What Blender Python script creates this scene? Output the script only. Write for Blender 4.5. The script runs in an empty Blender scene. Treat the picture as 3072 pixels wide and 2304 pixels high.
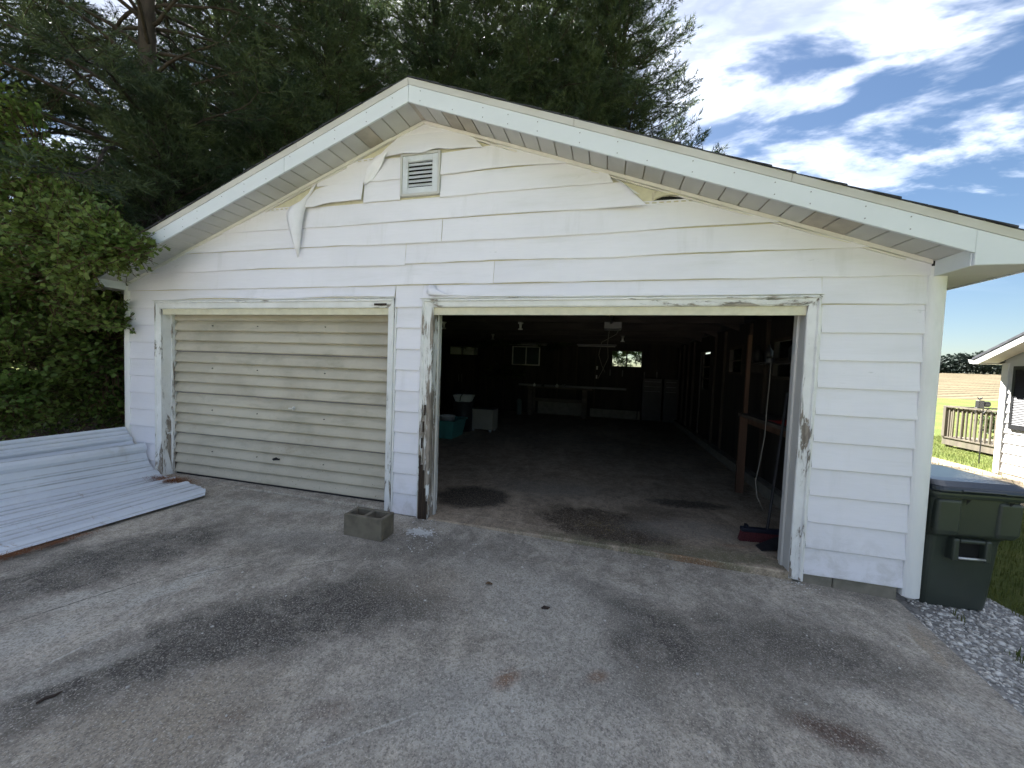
import bpy, bmesh, math, random
import numpy as np
from mathutils import Vector, Matrix

rnd = random.Random(7)
rng = np.random.default_rng(11)
SC = bpy.context.scene
COL = SC.collection

# ------------------------------------------------------------------ camera
CAM = (0.0, -3.24434, 1.52718)
YAW, PITCH, ROLL = 0.247777, 0.044450, 0.037073
cd = bpy.data.cameras.new('camera')
cam = bpy.data.objects.new('camera', cd)
COL.objects.link(cam)
cd.sensor_width = 36.0
cd.lens = 36.0 * 1110.15 / 3072.0
cd.clip_start = 0.05
cd.clip_end = 3000
_f0 = Vector((-math.sin(YAW), math.cos(YAW), 0)); _r0 = Vector((math.cos(YAW), math.sin(YAW), 0)); _u0 = Vector((0, 0, 1))
_f = _f0 * math.cos(PITCH) - _u0 * math.sin(PITCH); _u = _u0 * math.cos(PITCH) + _f0 * math.sin(PITCH)
_r = _r0 * math.cos(ROLL) + _u * math.sin(ROLL); _u2 = _u * math.cos(ROLL) - _r0 * math.sin(ROLL)
mw = Matrix((( _r.x, _u2.x, -_f.x, CAM[0]), (_r.y, _u2.y, -_f.y, CAM[1]), (_r.z, _u2.z, -_f.z, CAM[2]), (0, 0, 0, 1)))
cam.matrix_world = mw
SC.camera = cam

# ------------------------------------------------------------------ sky, sun, exposure
SUN = Vector((-0.33, 0.60, 0.73)).normalized()
SUN_EL = math.asin(SUN.z)
SUN_AZ = math.atan2(SUN.x, SUN.y)          # clockwise from +Y
world = bpy.data.worlds.new('World'); SC.world = world
world.use_nodes = True
wt = world.node_tree; wt.nodes.clear()
def wn(t, **k):
    n = wt.nodes.new(t)
    for a, b in k.items(): setattr(n, a, b)
    return n
def wl(a, b): wt.links.new(a, b)
w_out = wn('ShaderNodeOutputWorld'); w_bg = wn('ShaderNodeBackground'); w_bg.inputs['Strength'].default_value = 0.05
wl(w_bg.outputs[0], w_out.inputs[0])
sky = wn('ShaderNodeTexSky', sky_type='NISHITA', sun_disc=False)
sky.sun_elevation = SUN_EL; sky.sun_rotation = SUN_AZ
sky.air_density = 1.0; sky.dust_density = 0.6; sky.ozone_density = 2.0
hs = wn('ShaderNodeHueSaturation'); hs.inputs['Saturation'].default_value = 1.10; hs.inputs['Value'].default_value = 0.32
wl(sky.outputs[0], hs.inputs['Color'])
tc = wn('ShaderNodeTexCoord'); sp = wn('ShaderNodeSeparateXYZ'); wl(tc.outputs['Generated'], sp.inputs[0])
def wmath(op, a, b=None, clamp=False):
    n = wn('ShaderNodeMath', operation=op); n.use_clamp = clamp
    for i, v in enumerate((a, b)):
        if v is None: continue
        if isinstance(v, (int, float)): n.inputs[i].default_value = v
        else: wl(v, n.inputs[i])
    return n.outputs[0]
zc = wmath('ADD', wmath('MAXIMUM', sp.outputs['Z'], 0.0), 0.16)
cmb = wn('ShaderNodeCombineXYZ'); wl(wmath('DIVIDE', sp.outputs['X'], zc), cmb.inputs[0]); wl(wmath('DIVIDE', sp.outputs['Y'], zc), cmb.inputs[1])
mp = wn('ShaderNodeMapping'); mp.inputs['Rotation'].default_value = (0, 0, math.radians(-28)); mp.inputs['Scale'].default_value = (1.0, 1.75, 1.0); mp.inputs['Location'].default_value = (0.05, 0.0, 4.2)
wl(cmb.outputs[0], mp.inputs[0])
def wnoise(scale, detail, rough, dist, off=None):
    n = wn('ShaderNodeTexNoise'); n.inputs['Scale'].default_value = scale; n.inputs['Detail'].default_value = detail
    n.inputs['Roughness'].default_value = rough; n.inputs['Distortion'].default_value = dist
    src = mp.outputs[0]
    if off:
        a = wn('ShaderNodeVectorMath', operation='ADD'); a.inputs[1].default_value = off; wl(src, a.inputs[0]); src = a.outputs[0]
    wl(src, n.inputs['Vector']); return n.outputs[0]
n1 = wnoise(1.6, 7, 0.58, 0.25)
n2 = wnoise(2.6, 5, 0.62, 0.2, (3.1, 8.2, 0))
dens0 = wmath('ADD', wmath('MULTIPLY', n1, 0.78), wmath('MULTIPLY', n2, 0.24))
mr = wn('ShaderNodeMapRange', interpolation_type='SMOOTHSTEP'); mr.inputs[1].default_value = 0.462; mr.inputs[2].default_value = 0.700
wl(dens0, mr.inputs[0])
mrh = wn('ShaderNodeMapRange', interpolation_type='SMOOTHSTEP'); mrh.inputs[1].default_value = 0.12; mrh.inputs[2].default_value = 0.36
wl(sp.outputs['Z'], mrh.inputs[0])
dens = wmath('MULTIPLY', mr.outputs[0], mrh.outputs[0])
n3 = wnoise(1.9, 4, 0.55, 0.15, (-0.10, 0.12, 0.0))
mr2 = wn('ShaderNodeMapRange', interpolation_type='SMOOTHSTEP'); mr2.inputs[1].default_value = 0.515; mr2.inputs[2].default_value = 0.615
wl(wmath('ADD', wmath('MULTIPLY', dens0, 0.8), wmath('MULTIPLY', n3, 0.22)), mr2.inputs[0])
ccol = wn('ShaderNodeMix', data_type='RGBA'); ccol.inputs[6].default_value = (8.6, 8.7, 9.1, 1); ccol.inputs[7].default_value = (2.1, 2.3, 2.8, 1)
wl(mr2.outputs[0], ccol.inputs[0])
smix = wn('ShaderNodeMix', data_type='RGBA'); wl(dens, smix.inputs[0]); wl(hs.outputs[0], smix.inputs[6]); wl(ccol.outputs[2], smix.inputs[7])
wl(smix.outputs[2], w_bg.inputs['Color'])

sd = bpy.data.lights.new('sun', 'SUN'); sd.energy = 5.0; sd.angle = math.radians(0.53); sd.color = (1.0, 0.975, 0.94)
so = bpy.data.objects.new('sun', sd); COL.objects.link(so); so.rotation_euler = SUN.to_track_quat('Z', 'Y').to_euler(); so.location = (-6, 10, 20)
SC.view_settings.view_transform = 'Standard'; SC.view_settings.look = 'None'
SC.view_settings.exposure = 3.18; SC.view_settings.gamma = 1.0; SC.view_settings.use_curve_mapping = False
SC.cycles.use_denoising = True
SC.cycles.max_bounces = 6; SC.cycles.adaptive_threshold = 0.028; SC.cycles.transparent_max_bounces = 12

# ------------------------------------------------------------------ helpers
def sset(o, **k):
    for a, b in k.items():
        if b is not None: o[a] = b
    return o
def wloc(o):
    v = Vector((0, 0, 0))
    while o is not None:
        v = v + o.location; o = o.parent
    return v
def thing(name, label, cat, loc=(0, 0, 0), rz=0.0, group=None):
    o = bpy.data.objects.new(name, None); COL.objects.link(o); o.empty_display_size = .1
    o.location = loc; o.rotation_euler = (0, 0, rz)
    sset(o, label=label, category=cat, group=group); return o
class MB:
    def __init__(s): s.v = []; s.f = []
    def add(s, vs, fs):
        n = len(s.v); s.v += [tuple(v) for v in vs]; s.f += [tuple(i + n for i in f) for f in fs]; return s
    def box(s, x0, x1, y0, y1, z0, z1):
        return s.add([(x0,y0,z0),(x1,y0,z0),(x1,y1,z0),(x0,y1,z0),(x0,y0,z1),(x1,y0,z1),(x1,y1,z1),(x0,y1,z1)],
                     [(0,3,2,1),(4,5,6,7),(0,1,5,4),(1,2,6,5),(2,3,7,6),(3,0,4,7)])
    def hexa(s, p): # 8 points like box
        return s.add(p, [(0,3,2,1),(4,5,6,7),(0,1,5,4),(1,2,6,5),(2,3,7,6),(3,0,4,7)])
    def prism(s, pts, axis, a, b):
        n = len(pts)
        def P(p, t):
            return (p[0], t, p[1]) if axis == 'y' else ((t, p[0], p[1]) if axis == 'x' else (p[0], p[1], t))
        vs = [P(p, a) for p in pts] + [P(p, b) for p in pts]
        fs = [tuple(range(n)), tuple(range(2*n-1, n-1, -1))] + [(i, i+n, (i+1) % n + n, (i+1) % n) for i in range(n)]
        return s.add(vs, fs)
    def tube(s, pts, r, n=8, cap=True):
        pts = [Vector(p) for p in pts]; k = len(pts)
        if not hasattr(r, '__len__'): r = [r] * k
        vs = []; fs = []
        ref = None
        for i, p in enumerate(pts):
            d = (pts[min(i+1, k-1)] - pts[max(i-1, 0)]).normalized()
            if ref is None:
                ref = d.orthogonal().normalized()
            ref = (ref - d * ref.dot(d))
            if ref.length < 1e-6: ref = d.orthogonal()
            ref.normalize(); b = d.cross(ref)
            for j in range(n):
                a = 2 * math.pi * j / n
                vs.append(p + (ref * math.cos(a) + b * math.sin(a)) * r[i])
        for i in range(k - 1):
            for j in range(n):
                fs.append((i*n+j, i*n+(j+1) % n, (i+1)*n+(j+1) % n, (i+1)*n+j))
        if cap:
            fs.append(tuple(range(n-1, -1, -1))); fs.append(tuple(range((k-1)*n, k*n)))
        return s.add(vs, fs)
    def lathe(s, prof, c=(0, 0, 0), n=20):  # prof: (r,z)
        vs = []; fs = []; k = len(prof)
        for r, z in prof:
            for j in range(n):
                a = 2*math.pi*j/n; vs.append((c[0]+r*math.cos(a), c[1]+r*math.sin(a), c[2]+z))
        for i in range(k-1):
            for j in range(n): fs.append((i*n+j, i*n+(j+1) % n, (i+1)*n+(j+1) % n, (i+1)*n+j))
        if prof[0][0] > 1e-4: fs.append(tuple(range(n-1, -1, -1)))
        if prof[-1][0] > 1e-4: fs.append(tuple(range((k-1)*n, k*n)))
        return s.add(vs, fs)
    def grid(s, nu, nv, fn):
        vs = [fn(i/(nu-1), j/(nv-1)) for i in range(nu) for j in range(nv)]
        fs = [(i*nv+j, (i+1)*nv+j, (i+1)*nv+j+1, i*nv+j+1) for i in range(nu-1) for j in range(nv-1)]
        return s.add(vs, fs)
    def mesh(s, name, off=(0, 0, 0)):
        m = bpy.data.meshes.new(name)
        m.from_pydata([(v[0]-off[0], v[1]-off[1], v[2]-off[2]) for v in s.v], [], s.f); m.update(); return m
    def build(s, name, mat, parent=None, smooth=False, bevel=0.0, world=True, seg=1, solid=0.0):
        off = wloc(parent) if (parent is not None and world) else (0, 0, 0)
        m = s.mesh(name, off); return link(name, m, mat, parent, smooth, bevel, seg, solid)
def link(name, m, mat, parent=None, smooth=False, bevel=0.0, seg=1, solid=0.0, loc=None, rot=None):
    if mat is not None and len(m.materials) == 0: m.materials.append(mat)
    if smooth:
        m.polygons.foreach_set('use_smooth', [True] * len(m.polygons))
    o = bpy.data.objects.new(name, m); COL.objects.link(o); o.parent = parent
    if loc is not None: o.location = loc
    if rot is not None: o.rotation_euler = rot
    if solid:
        md = o.modifiers.new('solid', 'SOLIDIFY'); md.thickness = solid; md.offset = 0
    if bevel:
        md = o.modifiers.new('bevel', 'BEVEL'); md.width = bevel; md.segments = seg; md.limit_method = 'ANGLE'; md.angle_limit = math.radians(35)
    return o
def tri_mesh(name, V, F):
    """V (n,3) float array, F (m,3) int array"""
    m = bpy.data.meshes.new(name); n, k = len(V), len(F)
    m.vertices.add(n); m.vertices.foreach_set('co', np.ascontiguousarray(V, dtype=np.float32).ravel())
    m.loops.add(k * 3); m.loops.foreach_set('vertex_index', np.ascontiguousarray(F, dtype=np.int32).ravel())
    m.polygons.add(k); m.polygons.foreach_set('loop_start', np.arange(0, k * 3, 3, dtype=np.int32))
    m.update(calc_edges=True); return m
def structure(o): o['kind'] = 'structure'; return o
def stuff(o, label=None, cat=None):
    o['kind'] = 'stuff'; sset(o, label=label, category=cat); return o

# smooth 1d noise
_tab = [rnd.uniform(-1, 1) for _ in range(4096)]
def n1d(x, seed=0):
    x = x + seed * 37.7; i = math.floor(x); f = x - i; f = f*f*(3-2*f)
    return _tab[i % 4096] * (1-f) + _tab[(i+1) % 4096] * f

# ------------------------------------------------------------------ materials
class NT:
    def __init__(s, name):
        s.m = bpy.data.materials.new(name); s.m.use_nodes = True; s.t = s.m.node_tree; s.t.nodes.clear()
        s.out = s.n('ShaderNodeOutputMaterial'); s.p = s.n('ShaderNodeBsdfPrincipled'); s.l(s.p.outputs[0], s.out.inputs[0])
        s._c = None
    def n(s, t, **k):
        x = s.t.nodes.new(t)
        for a, b in k.items(): setattr(x, a, b)
        return x
    def l(s, a, b): s.t.links.new(a, b)
    def coord(s, kind='Object', rand=True):
        if s._c is None:
            tc = s.n('ShaderNodeTexCoord'); v = tc.outputs[kind]
            if rand:
                oi = s.n('ShaderNodeObjectInfo'); a = s.n('ShaderNodeVectorMath', operation='SCALE'); a.inputs[0].default_value = (31.7, 17.3, 9.1); s.l(oi.outputs['Random'], a.inputs['Scale'])
                b = s.n('ShaderNodeVectorMath', operation='ADD'); s.l(v, b.inputs[0]); s.l(a.outputs[0], b.inputs[1]); v = b.outputs[0]
            s._c = v
        return s._c
    def scaled(s, sc, rot=(0, 0, 0)):
        mp = s.n('ShaderNodeMapping'); mp.inputs['Scale'].default_value = sc; mp.inputs['Rotation'].default_value = rot; s.l(s.coord(), mp.inputs[0]); return mp.outputs[0]
    def noise(s, scale=5, detail=4, rough=.55, dist=0, vec=None):
        x = s.n('ShaderNodeTexNoise'); x.inputs['Scale'].default_value = scale; x.inputs['Detail'].default_value = detail; x.inputs['Roughness'].default_value = rough; x.inputs['Distortion'].default_value = dist
        s.l(vec if vec is not None else s.coord(), x.inputs['Vector']); return x.outputs[0]
    def ramp(s, v, lo, hi, a=0.0, b=1.0, smooth=True):
        x = s.n('ShaderNodeMapRange'); x.interpolation_type = 'SMOOTHSTEP' if smooth else 'LINEAR'
        x.inputs[1].default_value = lo; x.inputs[2].default_value = hi; x.inputs[3].default_value = a; x.inputs[4].default_value = b; s.l(v, x.inputs[0]); return x.outputs[0]
    def mix(s, f, a, b, mode='MIX'):
        x = s.n('ShaderNodeMix', data_type='RGBA', blend_type=mode)
        for i, v in ((0, f), (6, a), (7, b)):
            if isinstance(v, (int, float)): x.inputs[i].default_value = v
            elif isinstance(v, tuple): x.inputs[i].default_value = v + (1,) if len(v) == 3 else v
            else: s.l(v, x.inputs[i])
        return x.outputs[2]
    def math(s, op, a, b=0.0, clamp=False):
        x = s.n('ShaderNodeMath', operation=op); x.use_clamp = clamp
        for i, v in enumerate((a, b)):
            if isinstance(v, (int, float)): x.inputs[i].default_value = v
            else: s.l(v, x.inputs[i])
        return x.outputs[0]
    def bump(s, h, strength=.3, dist=.01):
        x = s.n('ShaderNodeBump'); x.inputs['Strength'].default_value = strength; x.inputs['Distance'].default_value = dist; s.l(h, x.inputs['Height'])
        if s.p.inputs['Normal'].is_linked: s.l(s.p.inputs['Normal'].links[0].from_socket, x.inputs['Normal'])
        s.l(x.outputs[0], s.p.inputs['Normal'])
    def done(s, col, rough=.6, metal=0.0, spec=.5):
        if isinstance(col, tuple): s.p.inputs['Base Color'].default_value = col + (1,)
        else: s.l(col, s.p.inputs['Base Color'])
        if isinstance(rough, (int, float)): s.p.inputs['Roughness'].default_value = rough
        else: s.l(rough, s.p.inputs['Roughness'])
        s.p.inputs['Metallic'].default_value = metal; s.p.inputs['Specular IOR Level'].default_value = spec; return s.m

def plain(name, col, rough=.6, var=.18, scale=6, stretch=(1, 1, 1), bump=.15, bscale=60, metal=0.0, spec=.4, dirt=None, dirt_amt=.4):
    t = NT(name); v = t.scaled(stretch)
    n = t.noise(scale, 5, .6, .2, v)
    lo = tuple(c * (1 - var) for c in col); hi = tuple(min(1, c * (1 + var)) for c in col)
    c = t.mix(t.ramp(n, .3, .7), lo, hi)
    if dirt:
        d = t.ramp(t.noise(scale * .6 + 1.3, 6, .65, .4, v), .5, .72, 0, dirt_amt); c = t.mix(d, c, dirt)
    if bump: t.bump(t.noise(bscale, 3, .6, 0, v), bump, .004)
    return t.done(c, rough, metal, spec)

def siding_mat(name, col, dirt=(.55, .55, .53)):
    t = NT(name)
    g = t.noise(60, 5, .6, .4, t.scaled((.12, 1, 1)))
    big = t.noise(.9, 4, .55, .3); st = t.noise(3.0, 6, .65, .2, t.scaled((.25, 1, 1.6)))
    c = t.mix(t.ramp(big, .3, .7), tuple(x * .96 for x in col), tuple(min(1, x * 1.03) for x in col))
    c = t.mix(t.ramp(st, .52, .80, 0, .38), c, dirt)
    c = t.mix(t.ramp(g, .35, .7, 0, .10), c, tuple(x * .80 for x in col))
    # chalky scuffs
    sc = t.noise(22, 6, .7, .6, t.scaled((.22, 1, 1.0)))
    gate = t.ramp(t.noise(1.7, 2, .5), .60, .72)
    c = t.mix(t.math('MULTIPLY', t.ramp(sc, .60, .66, 0, .40), gate), c, (.42, .43, .44))
    gm = t.n('ShaderNodeNewGeometry'); s_ = t.n('ShaderNodeSeparateXYZ'); t.l(gm.outputs['Position'], s_.inputs[0])
    spl = t.math('MULTIPLY', t.ramp(t.noise(7, 6, .7, .5), .42, .68), t.ramp(s_.outputs['Z'], .0, .55, .42, 0)); c = t.mix(spl, c, (.40, .385, .35))
    vs_ = t.noise(5, 5, .65, .2, t.scaled((1, 1, .10))); c = t.mix(t.ramp(vs_, .56, .76, 0, .22), c, (.50, .50, .485))
    t.bump(g, .28, .003); t.bump(t.noise(5, 2, .5, 0, t.scaled((.6, 1, 1))), .10, .02)
    return t.done(c, .55, 0, .35)
M_SIDE = siding_mat('white_siding', (.80, .79, .85))
M_SIDE_IN = plain('siding_reverse', (.72, .73, .73), .5, .05)
M_POST = plain('white_corner_post', (.78, .78, .78), .5, .04, 2, (1, 1, .3), .06, 60, dirt=(.5, .49, .46), dirt_amt=.3)

def peel_mat(name, stretch, amount, wood=(.27, .235, .20), zrot=False):
    t = NT(name); v = t.scaled(stretch)
    a = t.noise(9, 9, .72, .9, v); b = t.noise(2.4, 3, .5, .2)
    h = t.math('ADD', t.math('MULTIPLY', a, .72), t.math('MULTIPLY', b, .28))
    if zrot:
        gm = t.n('ShaderNodeNewGeometry'); s_ = t.n('ShaderNodeSeparateXYZ'); t.l(gm.outputs['Position'], s_.inputs[0])
        h = t.math('ADD', h, t.ramp(s_.outputs['Z'], 0.0, 0.75, .045, 0.0))
    th = .62 - amount * .12
    mask = t.ramp(h, th, th + .012)
    edge = t.ramp(h, th - .03, th)
    paint = t.mix(t.ramp(t.noise(5, 4, .6), .3, .7), (.70, .70, .69), (.80, .80, .80))
    paint = t.mix(t.math('MULTIPLY', edge, .35), paint, (.45, .44, .42))
    # fine cracks in the paint
    cr = t.noise(26, 7, .75, 1.2, v); paint = t.mix(t.ramp(cr, .60, .66, 0, .45), paint, (.36, .35, .33))
    wd = t.mix(t.ramp(t.noise(40, 4, .6, 0, v), .3, .7), tuple(c * .55 for c in wood), tuple(c * 1.35 for c in wood))
    c = t.mix(mask, paint, wd)
    inv = t.math('SUBTRACT', 1.0, mask); t.bump(inv, .8, .003); t.bump(cr, .35, .004)
    return t.done(c, .7, 0, .25)
M_PEEL_V = peel_mat('peeling_paint_upright', (1, 1, .16), .55, zrot=True)
M_PEEL_V2 = peel_mat('peeling_paint_upright_worn', (1, 1, .16), .95, zrot=True)
M_PEEL_H = peel_mat('peeling_paint_level', (.16, 1, 1), .30, (.33, .30, .26))
M_TRIM = plain('trim_paint', (.56, .55, .53), .5, .05, 3, (1, 1, .4), .1, 50, dirt=(.45, .43, .38), dirt_amt=.25)
M_ROT = plain('rotten_wood', (.038, .026, .019), .9, .5, 14, (1, 1, .2), .9, 30)
M_FASCIA = plain('fascia_metal', (.66, .695, .73), .42, .03, 2, (.5, 1, 1), .03, 60, dirt=(.55, .58, .6), dirt_amt=.25)
M_DRIP = plain('drip_edge_metal', (.52, .51, .50), .45, .06, 3, (.5, 1, 1), .05)
M_SOFF = plain('soffit_vinyl', (.51, .505, .485), .5, .05, 3, (1, 1, 1), .05, dirt=(.48, .45, .40), dirt_amt=.25)
M_SOFF_D = plain('soffit_vinyl_stained', (.42, .38, .32), .6, .15, 5, (1, 1, 1), .05)
M_JCH = plain('channel_vinyl', (.74, .72, .67), .5, .05)
M_FOAM = plain('yellowed_insulation_board', (.66, .625, .48), .9, .06, 14, (1, 1, 1), .35, 90, dirt=(.55, .47, .28), dirt_amt=.35)
M_SHING = plain('asphalt_shingle', (.045, .047, .055), .95, .4, 12, (1, 1, 1), .8, 160)
M_ALU = plain('vent_metal', (.66, .68, .70), .35, .05, 6, (1, 1, 1), .1, metal=.1, dirt=(.35, .34, .33), dirt_amt=.35)
M_BLACK = plain('black_gap', (.01, .01, .01), .9, .2)
M_NAIL = plain('nail_head', (.25, .25, .26), .5, .2)

def door_mat():
    t = NT('beige_steel_door')
    a = t.noise(1.3, 5, .6, .5); b = t.noise(6, 7, .7, .3, t.scaled((.35, 1, 1))); f = t.noise(110, 3, .6)
    c = t.mix(t.ramp(a, .32, .68), (.43, .39, .312), (.53, .485, .395))
    c = t.mix(t.ramp(b, .48, .72, 0, .55), c, (.29, .27, .205))
    c = t.mix(t.ramp(f, .55, .75, 0, .22), c, (.58, .56, .46))
    gm = t.n('ShaderNodeNewGeometry'); s_ = t.n('ShaderNodeSeparateXYZ'); t.l(gm.outputs['Position'], s_.inputs[0])
    rust = t.math('MULTIPLY', t.ramp(t.noise(3.2, 6, .7, .4, t.scaled((.4, 1, 1))), .56, .72), t.ramp(s_.outputs['Z'], .2, 2.0, .75, .30))
    c = t.mix(t.math('MULTIPLY', rust, .45), c, (.25, .17, .10))
    spk = t.math('MULTIPLY', t.ramp(t.noise(70, 2, .5), .70, .73), t.ramp(s_.outputs['Z'], .1, .75, 1, .08)); c = t.mix(spk, c, (.07, .06, .05))
    t.bump(t.noise(140, 3, .6), .12, .002)
    return t.done(c, .55, 0, .35)
M_DOOR = door_mat()
M_SEAM = plain('door_seam_steel', (.20, .19, .21), .5, .1, 8, (.3, 1, 1), .05)
M_SEAL = plain('rubber_seal', (.02, .02, .023), .6, .2)
M_STEEL = plain('galvanised_steel', (.55, .56, .57), .35, .1, 12, (1, 1, 1), .1, metal=.8)

def concrete(name, base, stains, fine=1.0, sheen=None):
    t = NT(name)
    tcn = t.n('ShaderNodeNewGeometry'); pos = tcn.outputs['Position']; t._c = pos
    big = t.noise(1.1, 5, .6, .6); mid = t.noise(5.5, 6, .68, .8); fn = t.noise(55, 5, .72, .2)
    strk = t.noise(9, 6, .7, .5, t.scaled((1, .35, 1), (0, 0, .5)))
    c = t.mix(t.ramp(big, .30, .70), tuple(x * .72 for x in base), tuple(x * 1.22 for x in base))
    c = t.mix(t.ramp(mid, .36, .66, 0, .70), c, (base[0] * .52, base[1] * .51, base[2] * .49))
    pat = t.noise(2.3, 5, .62, 1.0, t.scaled((1, .6, 1), (0, 0, .7))); c = t.mix(t.ramp(pat, .50, .66, 0, .55), c, (base[0] * 1.42, base[1] * 1.40, base[2] * 1.36)); c = t.mix(t.ramp(pat, .46, .32, 0, .5), c, (base[0] * .48, base[1] * .45, base[2] * .42))
    c = t.mix(t.ramp(strk, .50, .74, 0, .42), c, tuple(x * 1.45 for x in base))
    m3 = t.noise(10, 8, .76, .7); c = t.mix(t.ramp(m3, .50, .57, 0, .34), c, tuple(min(1, x * 1.55) for x in base)); c = t.mix(t.ramp(m3, .46, .39, 0, .45), c, tuple(x * .42 for x in base))
    dx = t.n('ShaderNodeTexNoise'); dx.inputs['Scale'].default_value = 3.4; dx.inputs['Detail'].default_value = 6; dx.inputs['Roughness'].default_value = .78; t.l(pos, dx.inputs['Vector'])
    off = t.n('ShaderNodeVectorMath', operation='SUBTRACT'); t.l(dx.outputs['Color'], off.inputs[0]); off.inputs[1].default_value = (.5, .5, .5)
    cols = dict(dark=(.066, .059, .051), light=(.52, .495, .44), tan=(.34, .285, .215), rust=(.20, .095, .045), rustd=(.09, .05, .035), crack=(.03, .03, .028), white=(.62, .62, .60), oil=(.012, .010, .008), wet=(.030, .020, .011), green=(.11, .115, .06), pale=(.22, .21, .19))
    for (x, y, rx, ry, ang, key, s, soft) in stains:
        k = min(.62, max(rx, ry) * .85) if ry > .02 else (.05 if key == 'crack' else .012)
        d = t.n('ShaderNodeVectorMath', operation='MULTIPLY_ADD'); t.l(off.outputs[0], d.inputs[0]); d.inputs[1].default_value = (k, k, 0); t.l(pos, d.inputs[2])
        mp = t.n('ShaderNodeMapping', vector_type='TEXTURE'); mp.inputs['Location'].default_value = (x, y, 0); mp.inputs['Rotation'].default_value = (0, 0, ang); mp.inputs['Scale'].default_value = (rx, ry, 1000)
        t.l(d.outputs[0], mp.inputs[0])
        ln = t.n('ShaderNodeVectorMath', operation='LENGTH'); t.l(mp.outputs[0], ln.inputs[0])
        msk = t.ramp(ln.outputs['Value'], 1 - soft, 1 + soft, s, 0)
        if key in ('light', 'dark', 'tan', 'pale', 'white', 'wet', 'green'): msk = t.math('MULTIPLY', msk, t.math('MULTIPLY', t.ramp(mid, .25, .58, .55 if key != 'white' else 0.1, 1.15), t.ramp(m3, .40, .56, .72, 1.1)), True)
        c = t.mix(msk, c, cols[key])
    if fine:
        vo = t.n('ShaderNodeTexVoronoi'); vo.inputs['Scale'].default_value = 150; t.l(pos, vo.inputs['Vector'])
        sx = t.n('ShaderNodeSeparateColor'); t.l(vo.outputs['Color'], sx.inputs[0])
        c = t.mix(t.math('MULTIPLY', t.ramp(sx.outputs[0], .70, .97, 0, .40), fine), c, (.46, .44, .40), 'MIX')
        c = t.mix(t.math('MULTIPLY', t.ramp(sx.outputs[1], .70, .97, 0, .42), fine), c, (.045, .043, .040))
        vo2 = t.n('ShaderNodeTexVoronoi'); vo2.inputs['Scale'].default_value = 42; t.l(pos, vo2.inputs['Vector'])
        sx2 = t.n('ShaderNodeSeparateColor'); t.l(vo2.outputs['Color'], sx2.inputs[0])
        spot = t.math('MULTIPLY', t.ramp(vo2.outputs['Distance'], .10, .28, 1, 0), t.ramp(sx2.outputs[0], .90, .95)); c = t.mix(t.math('MULTIPLY', spot, .55), c, (.48, .46, .43))
    c = t.mix(t.ramp(fn, .44, .66, 0, .62), c, tuple(x * .36 for x in base)); f2 = t.noise(120, 3, .7); c = t.mix(t.ramp(f2, .54, .70, 0, .55), c, tuple(min(1, x * 1.9) for x in base))
    t.bump(fn, .55, .006); t.bump(mid, .25, .012)
    return t.done(c, .88, 0, .3)

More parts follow.
